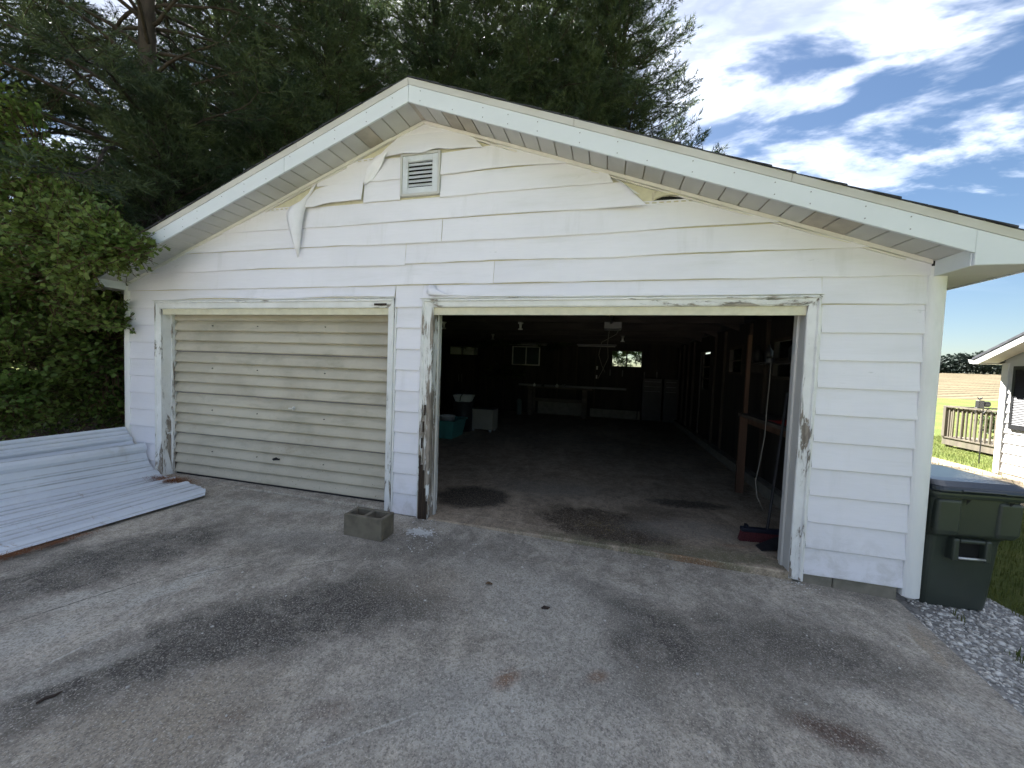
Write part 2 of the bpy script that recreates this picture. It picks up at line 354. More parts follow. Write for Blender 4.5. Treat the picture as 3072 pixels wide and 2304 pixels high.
STAINS = [(-1.74, -1.56, 0.85, 0.32, 0.8, 'dark', 0.90, 0.42), (-1.3, -1.25, .40, .22, .2, 'dark', .6, .6), (-2.0, -1.75, .30, .25, 1.2, 'dark', .6, .6), (.35, -1.05, .30, .22, .6, 'dark', .75, .5), (.15, -1.45, .22, .16, 0, 'dark', .5, .6), (1.35, -.75, .40, .25, -.3, 'dark', .45, .6), (-.55, -1.75, .35, .2, .3, 'light', .5, .7), (-.1, -.75, .35, .22, -.4, 'light', .45, .7), (1.5, -1.2, .25, .12, -.3, 'light', .4, .7), (-1.0, -.9, .45, .2, .4, 'tan', .35, .7), (-2.5, -.75, .35, .15, .2, 'light', .4, .7), (-1.84, -0.64, 0.936, 0.22, 0.27, 'dark', 0.45, 0.5), (-3.33, -1.41, 0.718, 0.32, 1.305, 'dark', 0.85, 0.35), (-3.93, -1.56, 0.549, 0.2, 0.043, 'dark', 0.5, 0.5), (-2.22, -2.3, 0.213, 0.13, 1.583, 'dark', 0.8, 0.4), (0.89, -0.85, 0.843, 0.22, -0.004, 'dark', 0.62, 0.5), (0.1, -0.69, 0.432, 0.12, -0.402, 'dark', 0.5, 0.5), (0.77, -1.19, 0.425, 0.18, -0.306, 'dark', 0.40, 0.6), (-0.79, -1.85, 0.372, 0.1, 0.65, 'dark', 0.35, 0.6), (1.76, -0.05, 0.427, 0.1, -0.244, 'dark', 0.35, 0.5), (-2.62, -1.55, 0.282, 0.07, 1.417, 'light', 0.85, 0.35), (-2.94, -1.78, 0.269, 0.09, 0.667, 'light', 0.6, 0.5), (-2.8, -2.06, 0.207, 0.12, 1.105, 'light', 0.6, 0.5), (-2.32, -2.13, 0.268, 0.06, 1.022, 'light', 0.45, 0.6), (-2.88, -0.22, 0.736, 0.1, 0.108, 'light', 0.7, 0.6), (-0.43, -1.0, 0.718, 0.25, -0.698, 'light', 0.45, 0.6), (-0.28, -1.76, 0.467, 0.22, 0.204, 'light', 0.4, 0.6), (0.02, 0.03, 0.466, 0.07, -0.11, 'dark', 0.4, 0.6), (-1.58, -2.08, 0.379, 0.18, 0.448, 'tan', 0.55, 0.6), (-1.72, -2.31, 0.419, 0.2, 0.283, 'tan', 0.5, 0.6), (1.95, -0.51, 0.205, 0.045, -1.837, 'tan', 0.95, 0.25), (1.83, -1.04, 0.137, 0.06, -0.914, 'light', 0.5, 0.5), (-0.4, -1.56, 0.07, 0.04, 0.899, 'rust', 0.8, 0.8), (0.03, -1.4, 0.05, 0.03, 0.738, 'rust', 0.7, 0.8), (1.03, -1.38, 0.16, 0.06, -0.104, 'rustd', 0.9, 0.6), (-1.09, -1.95, 0.087, 0.05, 0.433, 'rustd', 0.4, 0.8), (-1.44, -2.09, 0.062, 0.03, 0.597, 'rustd', 0.4, 0.8), (-2.48, -2.04, 0.239, 0.008, 1.506, 'light', 0.8, 0.6), (-2.52, -1.66, 0.244, 0.006, 1.746, 'light', 0.7, 0.6), (-0.88, -1.98, 0.246, 0.006, 0.719, 'light', 0.8, 0.6), (-0.41, -1.52, 0.225, 0.005, 0.669, 'light', 0.55, 0.7), (-2.94, -1.78, 0.36, 0.0045, 1.226, 'crack', 0.95, 0.5), (-2.55, -1.30, .30, .004, .9, 'crack', .9, .5), (-1.95, -.98, .28, .0035, .6, 'crack', .8, .5), (-1.54, -0.3, 0.14, 0.035, -0.175, 'white', 0.8, 0.5), (-0.17, -1.66, 0.125, 0.006, 0.6, 'light', 0.4, 0.6)]
FSTAINS = [(-1.42, .72, .42, .36, .3, 'oil', .95, .22), (.98, 1.32, .42, .12, .1, 'oil', .85, .35), (.02, .42, .62, .36, -.2, 'wet', 1.0, .30), (.25, .25, .4, .2, .1, 'wet', .8, .4), (.5, .85, .35, .22, .4, 'wet', .6, .5),
           (.35, .02, 1.0, .07, 0, 'green', .6, .6), (1.1, .12, .5, .10, 0, 'green', .6, .6), (.9, -.02, .42, .012, -.05, 'rust', .7, .6), (.8, .55, .55, .22, .2, 'pale', .6, .5), (-.6, 1.3, .6, .25, .2, 'pale', .5, .6), (1.15, .33, .12, .03, .2, 'rust', .4, .7)]
M_DRIVE = concrete('driveway_concrete', (.415, .375, .318), STAINS)
M_SLAB = concrete('garage_slab_concrete', (.36, .292, .220), FSTAINS, .5)
M_BLOCK = plain('grey_concrete_block', (.15, .132, .10), .9, .2, 9, (1, 1, 1), .7, 70, dirt=(.09, .08, .065), dirt_amt=.75)
M_FOUND = plain('foundation_concrete', (.22, .20, .165), .9, .15, 7, (1, 1, 1), .6, 60, dirt=(.12, .115, .09), dirt_amt=.5)
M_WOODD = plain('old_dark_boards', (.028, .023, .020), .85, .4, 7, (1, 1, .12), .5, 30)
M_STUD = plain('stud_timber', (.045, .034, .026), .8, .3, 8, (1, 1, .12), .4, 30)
M_RAFT = plain('rafter_timber', (.040, .033, .030), .85, .3, 8, (.2, 1, 1), .3, 30)
M_PINE = plain('bare_two_by_four', (.115, .062, .040), .7, .25, 8, (1, 1, .1), .4, 30)
M_BENCH = plain('bench_timber', (.10, .08, .065), .75, .3, 8, (.15, 1, 1), .4, 30)

# ------------------------------------------------------------------ ground and setting
def lerp_table(tab, x):
    if x <= tab[0][0]: return tab[0][1]
    for (a, b), (c, d) in zip(tab, tab[1:]):
        if x <= c: return b + (d - b) * (x - a) / (c - a)
    return tab[-1][1]
G_T = [(-300, -.06), (-9, -.06), (-5.9, -.02), (-5, -.10), (1.9, -.17), (2.1, -.125), (2.6, -.165), (7, -.33), (400, -.33)]
def gz(x, y): return lerp_table(G_T, x)
D_T = [(-14, .10), (-5, .075), (-2, .035), (-1.5, .025), (1.4, -.025), (1.6, -.035), (2.2, -.065)]
def dz(x, y): return lerp_table(D_T, x) + min(0, y) * -.004 if y < 0 else lerp_table(D_T, x)

def lawn_mat():
    t = NT('lawn'); gm = t.n('ShaderNodeNewGeometry'); t._c = gm.outputs['Position']
    a = t.noise(.35, 5, .6, .4); b = t.noise(14, 5, .7); c2 = t.noise(1.7, 4, .6, .3)
    c = t.mix(t.ramp(a, .35, .65), (.066, .084, .015), (.105, .120, .026)); c = t.mix(t.ramp(b, .35, .7, 0, .6), c, (.040, .062, .013)); c = t.mix(t.ramp(c2, .55, .75, 0, .45), c, (.15, .135, .05))
    s_ = t.n('ShaderNodeSeparateXYZ'); t.l(gm.outputs['Position'], s_.inputs[0])
    # bare needle litter soil left of the garage
    c = t.mix(t.math('MULTIPLY', t.ramp(s_.outputs['X'], -5.6, -5.0, 1, 0), t.math('MULTIPLY', t.ramp(s_.outputs['X'], -18, -15, 0, 1), t.ramp(s_.outputs['Y'], 15, 18, 1, 0))), c, t.mix(t.ramp(b, .3, .7), (.030, .020, .012), (.075, .048, .026)))
    t.bump(b, 1.0, .04); return t.done(c, .95, 0, .15)
xs = sorted(set([-400, -200, -100, -60, -40, -25, -15, -9, -7, -5.9, -5, -3, 0, 1.9, 2.1, 2.35, 2.6, 3.5, 5, 7, 9, 12, 20, 40, 80, 160, 300, 500]))
ys = [-400, -200, -100, -50, -25, -12, -6, -3, 0, 3, 6, 10, 15, 25, 40, 80, 160, 300, 500]
b = MB(); b.add([(x, y, gz(x, y)) for x in xs for y in ys], [(i*len(ys)+j, (i+1)*len(ys)+j, (i+1)*len(ys)+j+1, i*len(ys)+j+1) for i in range(len(xs)-1) for j in range(len(ys)-1)])
M_LAWN = lawn_mat()
structure(b.build('ground', M_LAWN))

# driveway slab, edge runs along the right of the garage front
xs = [-13, -9, -5, -3.5, -2, -1.5, -.5, .5, 1.4, 1.6]
b = MB()
NY = 20
def edge_x(y): return 2.13 + y * .11
rows = []
for j in range(NY + 1):
    y = .02 - 26.0 * (j / NY) ** 2.0  # far stretch behind the camera added to bounce sunlight onto the front wall
    rows.append([(x, y, dz(x, y)) for x in xs] + [(edge_x(y), y, dz(2.13, y)), (edge_x(y) + .012, y, dz(2.13, y) - .012), (edge_x(y) + .016, y, -.30)])
vs = [p for r_ in rows for p in r_]; nn = len(rows[0])
b.add(vs, [(i*nn+j, (i+1)*nn+j, (i+1)*nn+j+1, i*nn+j+1) for i in range(NY) for j in range(nn-1)])
drive = structure(b.build('driveway', M_DRIVE))

# gravel bed
M_GBED = plain('gravel_bed', (.25, .245, .235), .95, .35, 30, (1, 1, 1), 1.0, 60, dirt=(.13, .12, .10), dirt_amt=.6)
b = MB(); gx = [1.95, 2.1, 2.35, 2.6, 3.1]; gy = [-14, -8, -4, -2, -1, 0, 1, 3, 6, 9.5]
b.add([(x + (.18 * n1d(y * 1.7, 3) if x == 3.1 else 0), y, gz(x, y) + .006) for x in gx for y in gy], [(i*len(gy)+j, (i+1)*len(gy)+j, (i+1)*len(gy)+j+1, i*len(gy)+j+1) for i in range(len(gx)-1) for j in range(len(gy)-1)])
structure(b.build('gravel_bed', M_GBED))
# bare soil path beside the house
M_SOIL = plain('dry_soil', (.20, .155, .105), .95, .25, 5, (1, 1, 1), .8, 40, dirt=(.20, .19, .06), dirt_amt=.5)
b = MB(); b.grid(12, 6, lambda u, v: (6.3 + 1.75 * v + .15 * n1d(u * 9, 5) * (v < .1), 2.0 + 6.4 * u, gz(6.3 + 1.75 * v, 0) + .008))
structure(b.build('soil_path', M_SOIL))

def icos():
    bm = bmesh.new(); bmesh.ops.create_icosphere(bm, subdivisions=1, radius=1)
    V = np.array([v.co[:] for v in bm.verts]); F = np.array([[v.index for v in f.verts] for f in bm.faces]); bm.free(); return V, F
ICO_V, ICO_F = icos()
def stones(name, P, R, mat, flat=.6):
    n = len(P); k = len(ICO_V)
    V = np.repeat(ICO_V[None], n, 0) * (1 + rng.uniform(-.28, .28, (n, k, 1)))
    V *= np.stack([rng.uniform(.7, 1.3, n), rng.uniform(.7, 1.3, n), rng.uniform(.7, 1.1, n) * flat], -1)[:, None]
    a = rng.uniform(0, 6.28, n); ca, sa = np.cos(a)[:, None], np.sin(a)[:, None]
    X = V[..., 0] * ca - V[..., 1] * sa; Y = V[..., 0] * sa + V[..., 1] * ca
    V = np.stack([X, Y, V[..., 2]], -1) * R[:, None, None] + P[:, None]
    F = (ICO_F[None] + (np.arange(n) * k)[:, None, None]).reshape(-1, 3)
    return link(name, tri_mesh(name, V.reshape(-1, 3), F), mat)
t = NT('gravel_stone'); vo = t.n('ShaderNodeTexNoise'); vo.inputs['Scale'].default_value = 38; vo.inputs['Detail'].default_value = 1; t.l(t.coord(rand=False), vo.inputs['Vector'])
M_STONE = t.done(t.mix(t.ramp(vo.outputs[0], .35, .65), (.33, .315, .29), (.70, .68, .64)), .85, 0, .3)
n = 7500
px = rng.uniform(2.0, 3.05, n); py = -1.6 + 3.9 * rng.uniform(0, 1, n) ** .9
ok = (px > 2.15 + py * .11) & ~((px < 2.3) & (py > -.02))
px, py = px[ok], py[ok]; pz = np.array([gz(x, 0) for x in px]) + .008
stuff(stones('gravel', np.stack([px, py, pz], -1), rng.uniform(.006, .013, len(px)) * rng.choice([.8, 1.0, 1.5, 2.2], len(px), p=[.35, .4, .2, .05]), M_STONE), 'pale grey gravel strewn beside the driveway edge', 'gravel')

def blades(name, P, H, mat, lean=.5, width=.0032):
    n = len(P); a = rng.uniform(0, 6.28, n); l = rng.uniform(0, lean, n) * H
    side = np.stack([-np.sin(a), np.cos(a), 0 * a], -1) * (width * rng.uniform(.6, 1.4, n))[:, None]
    dirn = np.stack([np.cos(a), np.sin(a), 0 * a], -1)
    up = np.array([0, 0, 1.0])
    m1 = P + dirn * (l * .35)[:, None] + up * (H * .6)[:, None]; tip = P + dirn * l[:, None] + up * H[:, None]
    V = np.stack([P - side, P + side, m1 - side * .8, m1 + side * .8, tip], 1).reshape(-1, 3)
    F = (np.array([[0, 1, 3], [0, 3, 2], [2, 3, 4]])[None] + (np.arange(n) * 5)[:, None, None]).reshape(-1, 3)
    return link(name, tri_mesh(name, V, F), mat)
def leaf_mat(name, a, b_, scale=1.5, trans=.35, rough=.6):
    t = NT(name); gm = t.n('ShaderNodeNewGeometry'); t._c = gm.outputs['Position']
    n_ = t.noise(scale, 3, .6); n2_ = t.noise(scale * 9, 2, .5)
    c = t.mix(t.ramp(n_, .32, .68), a, b_); c = t.mix(t.ramp(n2_, .4, .7, 0, .45), c, tuple(x * .55 for x in a))
    t.done(c, rough, 0, .3)
    tr = t.n('ShaderNodeBsdfTranslucent'); t.l(c, tr.inputs[0]); mx = t.n('ShaderNodeMixShader'); mx.inputs[0].default_value = trans
    t.l(t.p.outputs[0], mx.inputs[1]); t.l(tr.outputs[0], mx.inputs[2]); t.l(mx.outputs[0], t.out.inputs[0]); return t.m
M_GRASS = leaf_mat('grass_blade', (.075, .105, .022), (.14, .155, .045), 2.0)
n = 110000
px = 2.2 + 9.5 * rng.uniform(0, 1, n) ** 1.3; py = rng.uniform(-1.2, 13, n)
nz = np.array([n1d(x * 2.1 + 50, 1) + n1d(y * 2.1, 2) for x, y in zip(px, py)])
ok = ((px > 3.02) | ((nz > .35) & (px > 2.50 + py * .02) & (py < .1) & (rng.uniform(0, 1, n) < .9))) & ~((px > 6.25) & (px < 8.05) & (py < 8.2) & (rng.uniform(0, 1, n) < .82)) & ~((px > 8.0) & (py < 6.8)) & ~((px > 9.75) & (py < 10.7) & (py > 7))
px, py = px[ok], py[ok]; P = np.stack([px, py, np.array([gz(x, 0) for x in px])], -1)
stuff(blades('lawn_grass', P, rng.uniform(.03, .085, len(px)), M_GRASS), 'short sunlit lawn grass beyond the gravel', 'grass')

# field beyond the lawn, rising to a treeline
E1 = Vector((math.sin(math.radians(36)), math.cos(math.radians(36)), 0)); E2 = Vector((E1.y, -E1.x, 0))
ER = Vector((math.cos(math.radians(62)), -math.sin(math.radians(62)), 0))
def field_mat():
    t = NT('mown_field'); gm = t.n('ShaderNodeNewGeometry'); t._c = gm.outputs['Position']
    a = t.noise(.12, 4, .6); b_ = t.noise(1.2, 5, .7)
    c = t.mix(t.ramp(a, .3, .7), (.095, .076, .046), (.125, .102, .062)); c = t.mix(t.ramp(b_, .4, .7, 0, .5), c, (.065, .052, .030))
    s_ = t.n('ShaderNodeSeparateXYZ'); t.l(gm.outputs['Position'], s_.inputs[0]); yy = t.math('ADD', s_.outputs['Y'], 3.2)
    ph = t.math('DIVIDE', t.math('ADD', t.math('MULTIPLY', s_.outputs['X'], ER.x), t.math('MULTIPLY', yy, ER.y)), 2.6)
    row = t.ramp(t.math('ABSOLUTE', t.math('SINE', t.math('MULTIPLY', ph, math.pi))), .10, .75, .80, 0); c = t.mix(row, c, (.030, .027, .014))   # bare soil between the straw rows
    return t.done(c, .95, 0, .1)
b = MB()
def ff(u, v):
    s = 72 + 95 * u; l = -55 + 130 * v
    z = -.325 + 5.0 * (u ** 1.25) * (1 - .10 * v)
    q_ = E1 * s + E2 * l; ph = (q_.x * ER.x + q_.y * ER.y) / 2.6
    z += .22 * abs(math.sin(ph * math.pi)) ** .5 * min(1, u * 8)
    p = E1 * s + E2 * l; return (p.x, p.y - 3.2, z)
b.grid(60, 420, ff)
structure(b.build('field', field_mat()))

# ------------------------------------------------------------------ garage
XC, XL, XR = -1.755, -5.715, 2.225
SL = .3645                      # roof slope
ZR = 3.80                       # height of the siding at the ridge line
C = .2032; ZK = 2.0728          # siding exposure, line level with the door heads
DEPTH = 9.1; OV = .29
def rake(x): return ZR - SL * abs(x - XC)
def xrake(z): return (ZR - z) / SL      # half width at height z
garage = thing('garage', 'weathered white sided two-bay garage with torn gable siding', 'garage', (XC, 0, 0))
GP = garage

# --- siding panels
def siding(z0, z1, xl, xr, seed, wave=1.0, sag=None, ymat=M_SIDE, lift=None, n=None):
    """one strip of lapped siding; xl, xr may be functions of z"""
    fl = xl if callable(xl) else (lambda z: xl)
    fr = xr if callable(xr) else (lambda z: xr)
    prof = [(.000, .004), (-.0145, -.001), (-.0180, .004), (-.0175, .018), (-.0105, .45), (-.003, 1.02)]  # y, z (first 4 absolute m, last two fraction)
    W = max(fr(z0) - fl(z0), .01); k = n or max(3, int(W / .09))
    bm_ = MB()
    def fn(u, v):
        i = round(v * 5); y, zf = prof[i]
        z = z0 + zf if i < 4 else z0 + (z1 - z0) * zf
        zz = min(z, ZR - .004)
        x = fl(zz) + (fr(zz) - fl(zz)) * u
        a = 1.0 if i < 4 else (.5 if i == 4 else .0)
        dzv = .0035 * wave * n1d(x * 1.1, seed) * (1 if i < 4 else 0) + .0012 * wave * n1d(x * 6, seed + 9) * (1 if i < 4 else 0)
        dy = -.0025 * wave * abs(n1d(x * 1.6, seed + 4)) * a - .0035 * wave * (n1d(x * .8, seed + 21) ** 2) * (1 if i == 4 else .4 * a)
        if sag:
            s_ = sag(x, (z - z0) / (z1 - z0)); dzv += s_[0] ; dy += s_[1]
        return (x, y + dy, z + dzv)
    bm_.grid(k + 1, 6, fn)
    return bm_.build('siding_panel', ymat, GP, smooth=False)
lefts = lambda z: max(XL + .075, XC - xrake(z) + .012)
rights = lambda z: min(XR - .075, XC + xrake(z) - .012)
def course(n): return ZK + n * C
CL0, CL1 = -5.19, -5.11      # left casing outer / jamb
CR0, CR1 = -2.09, -2.02      # left door: right jamb, casing outer
OL0, OL1 = -1.72, -1.61      # right opening: casing outer / jamb
OR0, OR1 = 1.43, 1.51        # right jamb / casing outer
HEAD = 2.065; HEADT = 2.166
# strips beside the openings, from the door heads down
for k in range(-10, 0):
    z0, z1 = course(k), course(k + 1)
    siding(max(z0, .06 if k == -10 else z0), z1, XL + .075, CL0 - .004, k + 60, .6)
    siding(max(z0, .012), z1, CR1 + .022, OL0 - .016, k + 90, .5)
    siding(max(z0, .032), z1, OR1 + .016, XR - .075, k + 120, .8)
# pier channel trims
for x0, x1 in ((CR1 + .004, CR1 + .020), (OL0 - .014, OL0 - .001), (OR1 + .001, OR1 + .014)):
    MB().box(x0, x1, -.022, .0, .005 if x0 < 0 else -.02, 2.06).build('channel_trim', M_POST, GP, bevel=.003)
# course across the heads: cut to fit round the casings
def band(z0, z1, cuts, seed, wave=1.0, **kw):
    for i, (a, c_) in enumerate(cuts): siding(z0, z1, a, c_, seed + i * 3, wave, **kw)
# zone between casing heads and next line (k=0 : 2.073-2.276) : full strip above casings, lower part only beside them
def head_piece(xa, xb, zlow, seed, sag=None):
    return siding(zlow, course(1), xa, xb, seed, 2.4, sag=sag)
head_piece(XL + .075, CL0 - .004, course(0), 3)
head_piece(CL0 - .001, CR1 + .001, HEADT + .004, 5, lambda x, t: (.006 * math.sin(x * 4) * (1 - t), -.012 * max(0, math.sin(x * 3.3 + 1)) * (1.1 - t)))
head_piece(CR1 + .004, OL0 - .004, course(0), 7)
head_piece(OL0 - .001, OR1 + .001, HEADT - .012, 8, lambda x, t: (.010 * math.exp(-((x + 1.1) / .25) ** 2) * (1 - t), -.022 * math.exp(-((x + 1.25) / .30) ** 2) * (1.1 - t) - .012 * math.exp(-((x + .3) / .35) ** 2) * (1.1 - t)))
head_piece(OR1 + .004, XR - .075, course(0), 9)
# full courses
band(course(1), course(2), [(lefts, -1.027), (-1.023, rights)], 31, 2.6, sag=lambda x, t: (0, -.012 * math.exp(-((x + .75) / .22) ** 2) * (1 - t) - .010 * math.exp(-((x + 4.9) / .15) ** 2) * (1.1 - t)))
band(course(2), course(3), [(lefts, -1.921), (-1.917, rights)], 37, 2.8)
band(course(3), course(4), [(lefts, -1.548), (-1.543, rights)], 43, 3.0)
band(course(4), course(5), [(lefts, lambda z: .247 - (z - 2.886) * .95 if z > 2.886 else .247)], 47, 1.8,
     sag=lambda x, t: (-.018 * max(0, (x + .45) / .7) ** 2, -.055 * max(0, (x + .35) / .6) ** 2 * (1.15 - .5 * t)))
# right end of that course below the torn corner
z5 = course(4)
# course 5..6
VL, VR, VB, VT = -1.985, -1.575, 3.112, 3.508
def cut6(z): return .055 - (z - 3.07) * 1.8
siding(course(5), course(6), -2.392, VL - .002, 53, 1.2)
siding(course(5), course(6), VR + .002, lambda z: min(rights(z), -.01 - (z - 3.07) * .5), 54, 2.0, sag=lambda x, t: (-.012 * max(0, (x + .6) / .6) ** 2, -.03 * max(0, (x + .35) / .4) ** 2))
# lifted loose strip to the left of the vent
siding(course(5) + .018, course(6) - .002, lambda z: -3.055 + max(0, z - 3.18) * .9, -2.396, 57, 2.0,
       sag=lambda x, t: (-.030 * max(0, min(1, (-2.82 - x) / .12)), -.016 - .010 * (1 - t)))
siding(course(6), course(7), lambda z: max(lefts(z), -2.94), VL - .002, 61, 1.3)
siding(course(6), course(7), VR + .002, rights, 62, 2.2, sag=lambda x, t: (.010 * math.sin(x * 5), -.006))
# sagging strip over the vent
siding(course(7) - .002, course(8) - .01, lambda z: -2.25 + (z - 3.49) * 1.22, lambda z: min(rights(z), -1.165 - (z - 3.49) * 1.0), 66, 1.5,
       sag=lambda x, t: ((.030 * math.exp(-((x + 1.62) / .10) ** 2) + .012 * math.sin((x + 2.25) * 9) - .004 * (x < -1.98)) * (1 - t), -.03 * math.exp(-((x + 1.85) / .28) ** 2) * (1 - t) - .012), n=26)
siding(course(8) - .02, ZR - .006, lefts, rights, 70, .8, n=14)

# --- torn and curled pieces of siding
def ribbon(pts, name='torn_siding', smooth=True, mat=M_SIDE):
    """pts: list of (left xyz, right xyz) cross sections"""
    m_ = MB(); k = 4
    vs = []; fs = []
    for a, c_, bul in pts:
        for j in range(k + 1):
            t_ = j / k; p = Vector(a).lerp(Vector(c_), t_); p.y -= bul * math.sin(t_ * math.pi); vs.append(p)
    for i in range(len(pts) - 1):
        for j in range(k): fs.append((i*(k+1)+j, (i+1)*(k+1)+j, (i+1)*(k+1)+j+1, i*(k+1)+j+1))
    m_.add(vs, fs); o = m_.build(name, mat, GP, smooth=smooth, solid=.004); return o
ribbon([((-2.985, -.020, 3.31), (-2.945, -.012, 3.33), 0), ((-3.03, -.035, 3.22), (-2.985, -.02, 3.255), 0), ((-3.10, -.06, 3.14), (-3.045, -.022, 3.17), .01), ((-3.19, -.09, 3.08), (-3.058, -.03, 3.09), .03),
        ((-3.228, -.10, 3.02), (-3.064, -.045, 3.03), .035), ((-3.230, -.095, 2.95), (-3.075, -.05, 2.95), .035), ((-3.205, -.085, 2.84), (-3.092, -.05, 2.84), .028), ((-3.175, -.07, 2.72), (-3.108, -.045, 2.73), .016), ((-3.135, -.05, 2.58), (-3.130, -.045, 2.582), 0)])
ribbon([((-2.255, -.045, 3.500), (-2.10, -.07, 3.522), .01), ((-2.295, -.060, 3.445), (-2.145, -.05, 3.480), -.02), ((-2.330, -.065, 3.388), (-2.185, -.03, 3.430), -.03), ((-2.355, -.055, 3.330), (-2.235, -.022, 3.370), -.025), ((-2.375, -.04, 3.285), (-2.285, -.02, 3.310), -.01), ((-2.386, -.024, 3.255), (-2.375, -.02, 3.262), 0)])
# torn right corner curling forward, white underside showing
ribbon([((-.045, -.02, 3.125), (-.02, -.014, 3.118), 0), ((.035, -.05, 3.075), (.06, -.03, 3.07), .004), ((.10, -.075, 3.01), (.135, -.05, 2.998), .010), ((.15, -.09, 2.955), (.185, -.07, 2.955), .012), ((.19, -.085, 2.945), (.196, -.08, 2.945), .0)], 'torn_siding', True, M_SIDE_IN)
# nailing strips of the courses below, perforated
def nail_strip(xa, xb, za, zb, seed):
    m_ = MB(); L_ = xb - xa; k = max(2, int(L_ / .055)); w = L_ / k
    for i in range(k):
        x0 = xa + i * w; t0 = i / k; z_ = za + (zb - za) * t0
        m_.box(x0, x0 + w, -.006, -.002, z_, z_ + .010); m_.box(x0, x0 + w * .38, -.006, -.002, z_ + .0101, z_ + .022); m_.box(x0, x0 + w, -.006, -.002, z_ + .0221, z_ + .032)
    m_.build('nailing_strip', M_SIDE, GP)
nail_strip(.22, .66, 2.888, 2.884, 1); nail_strip(-3.55, -3.19, 3.086, 3.090, 2); nail_strip(-2.50, -2.30, 3.486, 3.492, 3)
# gable backing board (yellowed) with the black gap
b = MB(); b.prism([(XL + .1, 2.0), (XR - .1, 2.0), (XR - .1, rake(XR - .1) + .02), (XC, ZR + .03), (XL + .1, rake(XL + .1) + .02)], 'y', .003, .02)
bo = b.build('backing_board', M_FOAM, GP)
# bulged edge of the board above the dark gap
m_ = MB(); m_.grid(12, 4, lambda u, v: (.30 + .26 * u, -.004 - .018 * math.sin(u * math.pi) * (1 - v), 2.925 + .030 * math.sin(u * math.pi) - .012 * u + v * .06)); m_.build('board_bulge', M_FOAM, GP, smooth=True, solid=.006)
MB().prism([(.30, 2.921), (.56, 2.912), (.50, 2.935), (.43, 2.95), (.37, 2.945)], 'y', -.0005, .003).build('dark_gap', M_BLACK, GP)

# --- corner posts
for x0, x1, zb in ((XL, XL + .085, .02), (XR - .085, XR + .02, -.015)):
    m_ = MB(); pr_ = []
    for i in range(9):
        a = i / 8; pr_.append((x0 + (x1 - x0) * a, -.016 - .020 * math.sin(a * math.pi) ** .7))
    pr_ += [(x1, .09), (x0, .09)]
    m_.prism(pr_, 'z', zb, rake(x0 + .04) - .03); m_.build('corner_post', M_POST, GP, bevel=.004, seg=2)

# --- foundation blocks under the right strip
fx = OR1 - .06
for L_ in (.28, .40):
    MB().box(fx, fx + L_ - .006, .002, .19, -.16, .045).build('foundation_block', M_FOUND, GP, bevel=.006); fx += L_
MB().box(XL + .03, CL1, .004, .19, -.2, .06).build('foundation_block', M_FOUND, GP)
MB().box(CR0, OL1 - .02, .004, .19, -.2, .02).build('foundation_block', M_FOUND, GP)

# --- rake fascia, drip edge, soffit
FB = 3.772                       # fascia bottom at the ridge (y = -OV)
def fz(x): return FB - .3655 * abs(x - XC)
XE_R, XE_L = 2.56, -6.07         # eave tips
def slope_board(xa, xb, zoff0, zoff1, y0, y1, tilt=0):
    za, zb = fz(xa), fz(xb)
    return [(xa, y0, za + zoff0), (xb, y0, zb + zoff0), (xb, y1, zb + zoff0), (xa, y1, za + zoff0), (xa, y0 + tilt, za + zoff1), (xb, y0 + tilt, zb + zoff1), (xb, y1, zb + zoff1), (xa, y1, za + zoff1)]
for xa, xb in ((XC + .0015, 2.165), (-5.665, -3.052), (-3.049, XC - .0015)):
    MB().hexa(slope_board(xa, xb, 0, .142, -OV - .018, -OV)).build('fascia_board', M_FASCIA, GP, bevel=.002)
# fascia ends that drop level to the eave boxes
MB().prism([(2.166, fz(2.166) - .075), (XE_R, fz(2.166) - .075), (XE_R, fz(XE_R) + .142), (2.166, fz(2.166) + .142)], 'y', -OV - .018, -OV).build('fascia_board', M_FASCIA, GP, bevel=.002)
MB().prism([(-5.666, fz(-5.666) + .142), (XE_L, fz(XE_L) + .142), (XE_L, fz(-5.666) - .055), (-5.666, fz(-5.666) - .055)], 'y', -OV - .018, -OV).build('fascia_board', M_FASCIA, GP, bevel=.002)
for xa, xb in ((XC + .002, -.33), (-.327, 1.15), (1.153, XE_R + .01), (XE_L - .01, -4.2), (-4.197, -2.9), (-2.897, XC - .002)):
    MB().hexa(slope_board(xa, xb, .1425, .190, -OV - .022, -OV + .01, -.012)).build('drip_edge', M_DRIP, GP)
# shingle edge tabs along both rakes
def shingle_mesh(sgn):
    m_ = MB(); w = .150; m_.hexa([(0, 0, 0), (w, 0, -sgn*w*.3655), (w, .30, -sgn*w*.3655), (0, .30, 0), (0, 0, .006), (w, 0, -sgn*w*.3655 + .012), (w, .30, -sgn*w*.3655 + .012), (0, .30, .006)]); return m_.mesh('shingle')
for sgn, xe in ((1, XE_R), (-1, XE_L)):
    me = shingle_mesh(sgn if sgn > 0 else -1)
    if sgn < 0:
        m_ = MB(); w = .150; m_.hexa([(-w, 0, -w*.3655), (0, 0, 0), (0, .30, 0), (-w, .30, -w*.3655), (-w, 0, -w*.3655 + .012), (0, 0, .006), (0, .30, .006), (-w, .30, -w*.3655 + .012)]); me = m_.mesh('shingle')
    x = XC
    while abs(x - XC) < abs(xe - XC):
        link('shingle', me, M_SHING, GP, loc=(x - XC, -OV - .042 + rnd.uniform(-.008, .010), fz(x) + .1915 + rnd.uniform(-.001, .003))); x += sgn * .146
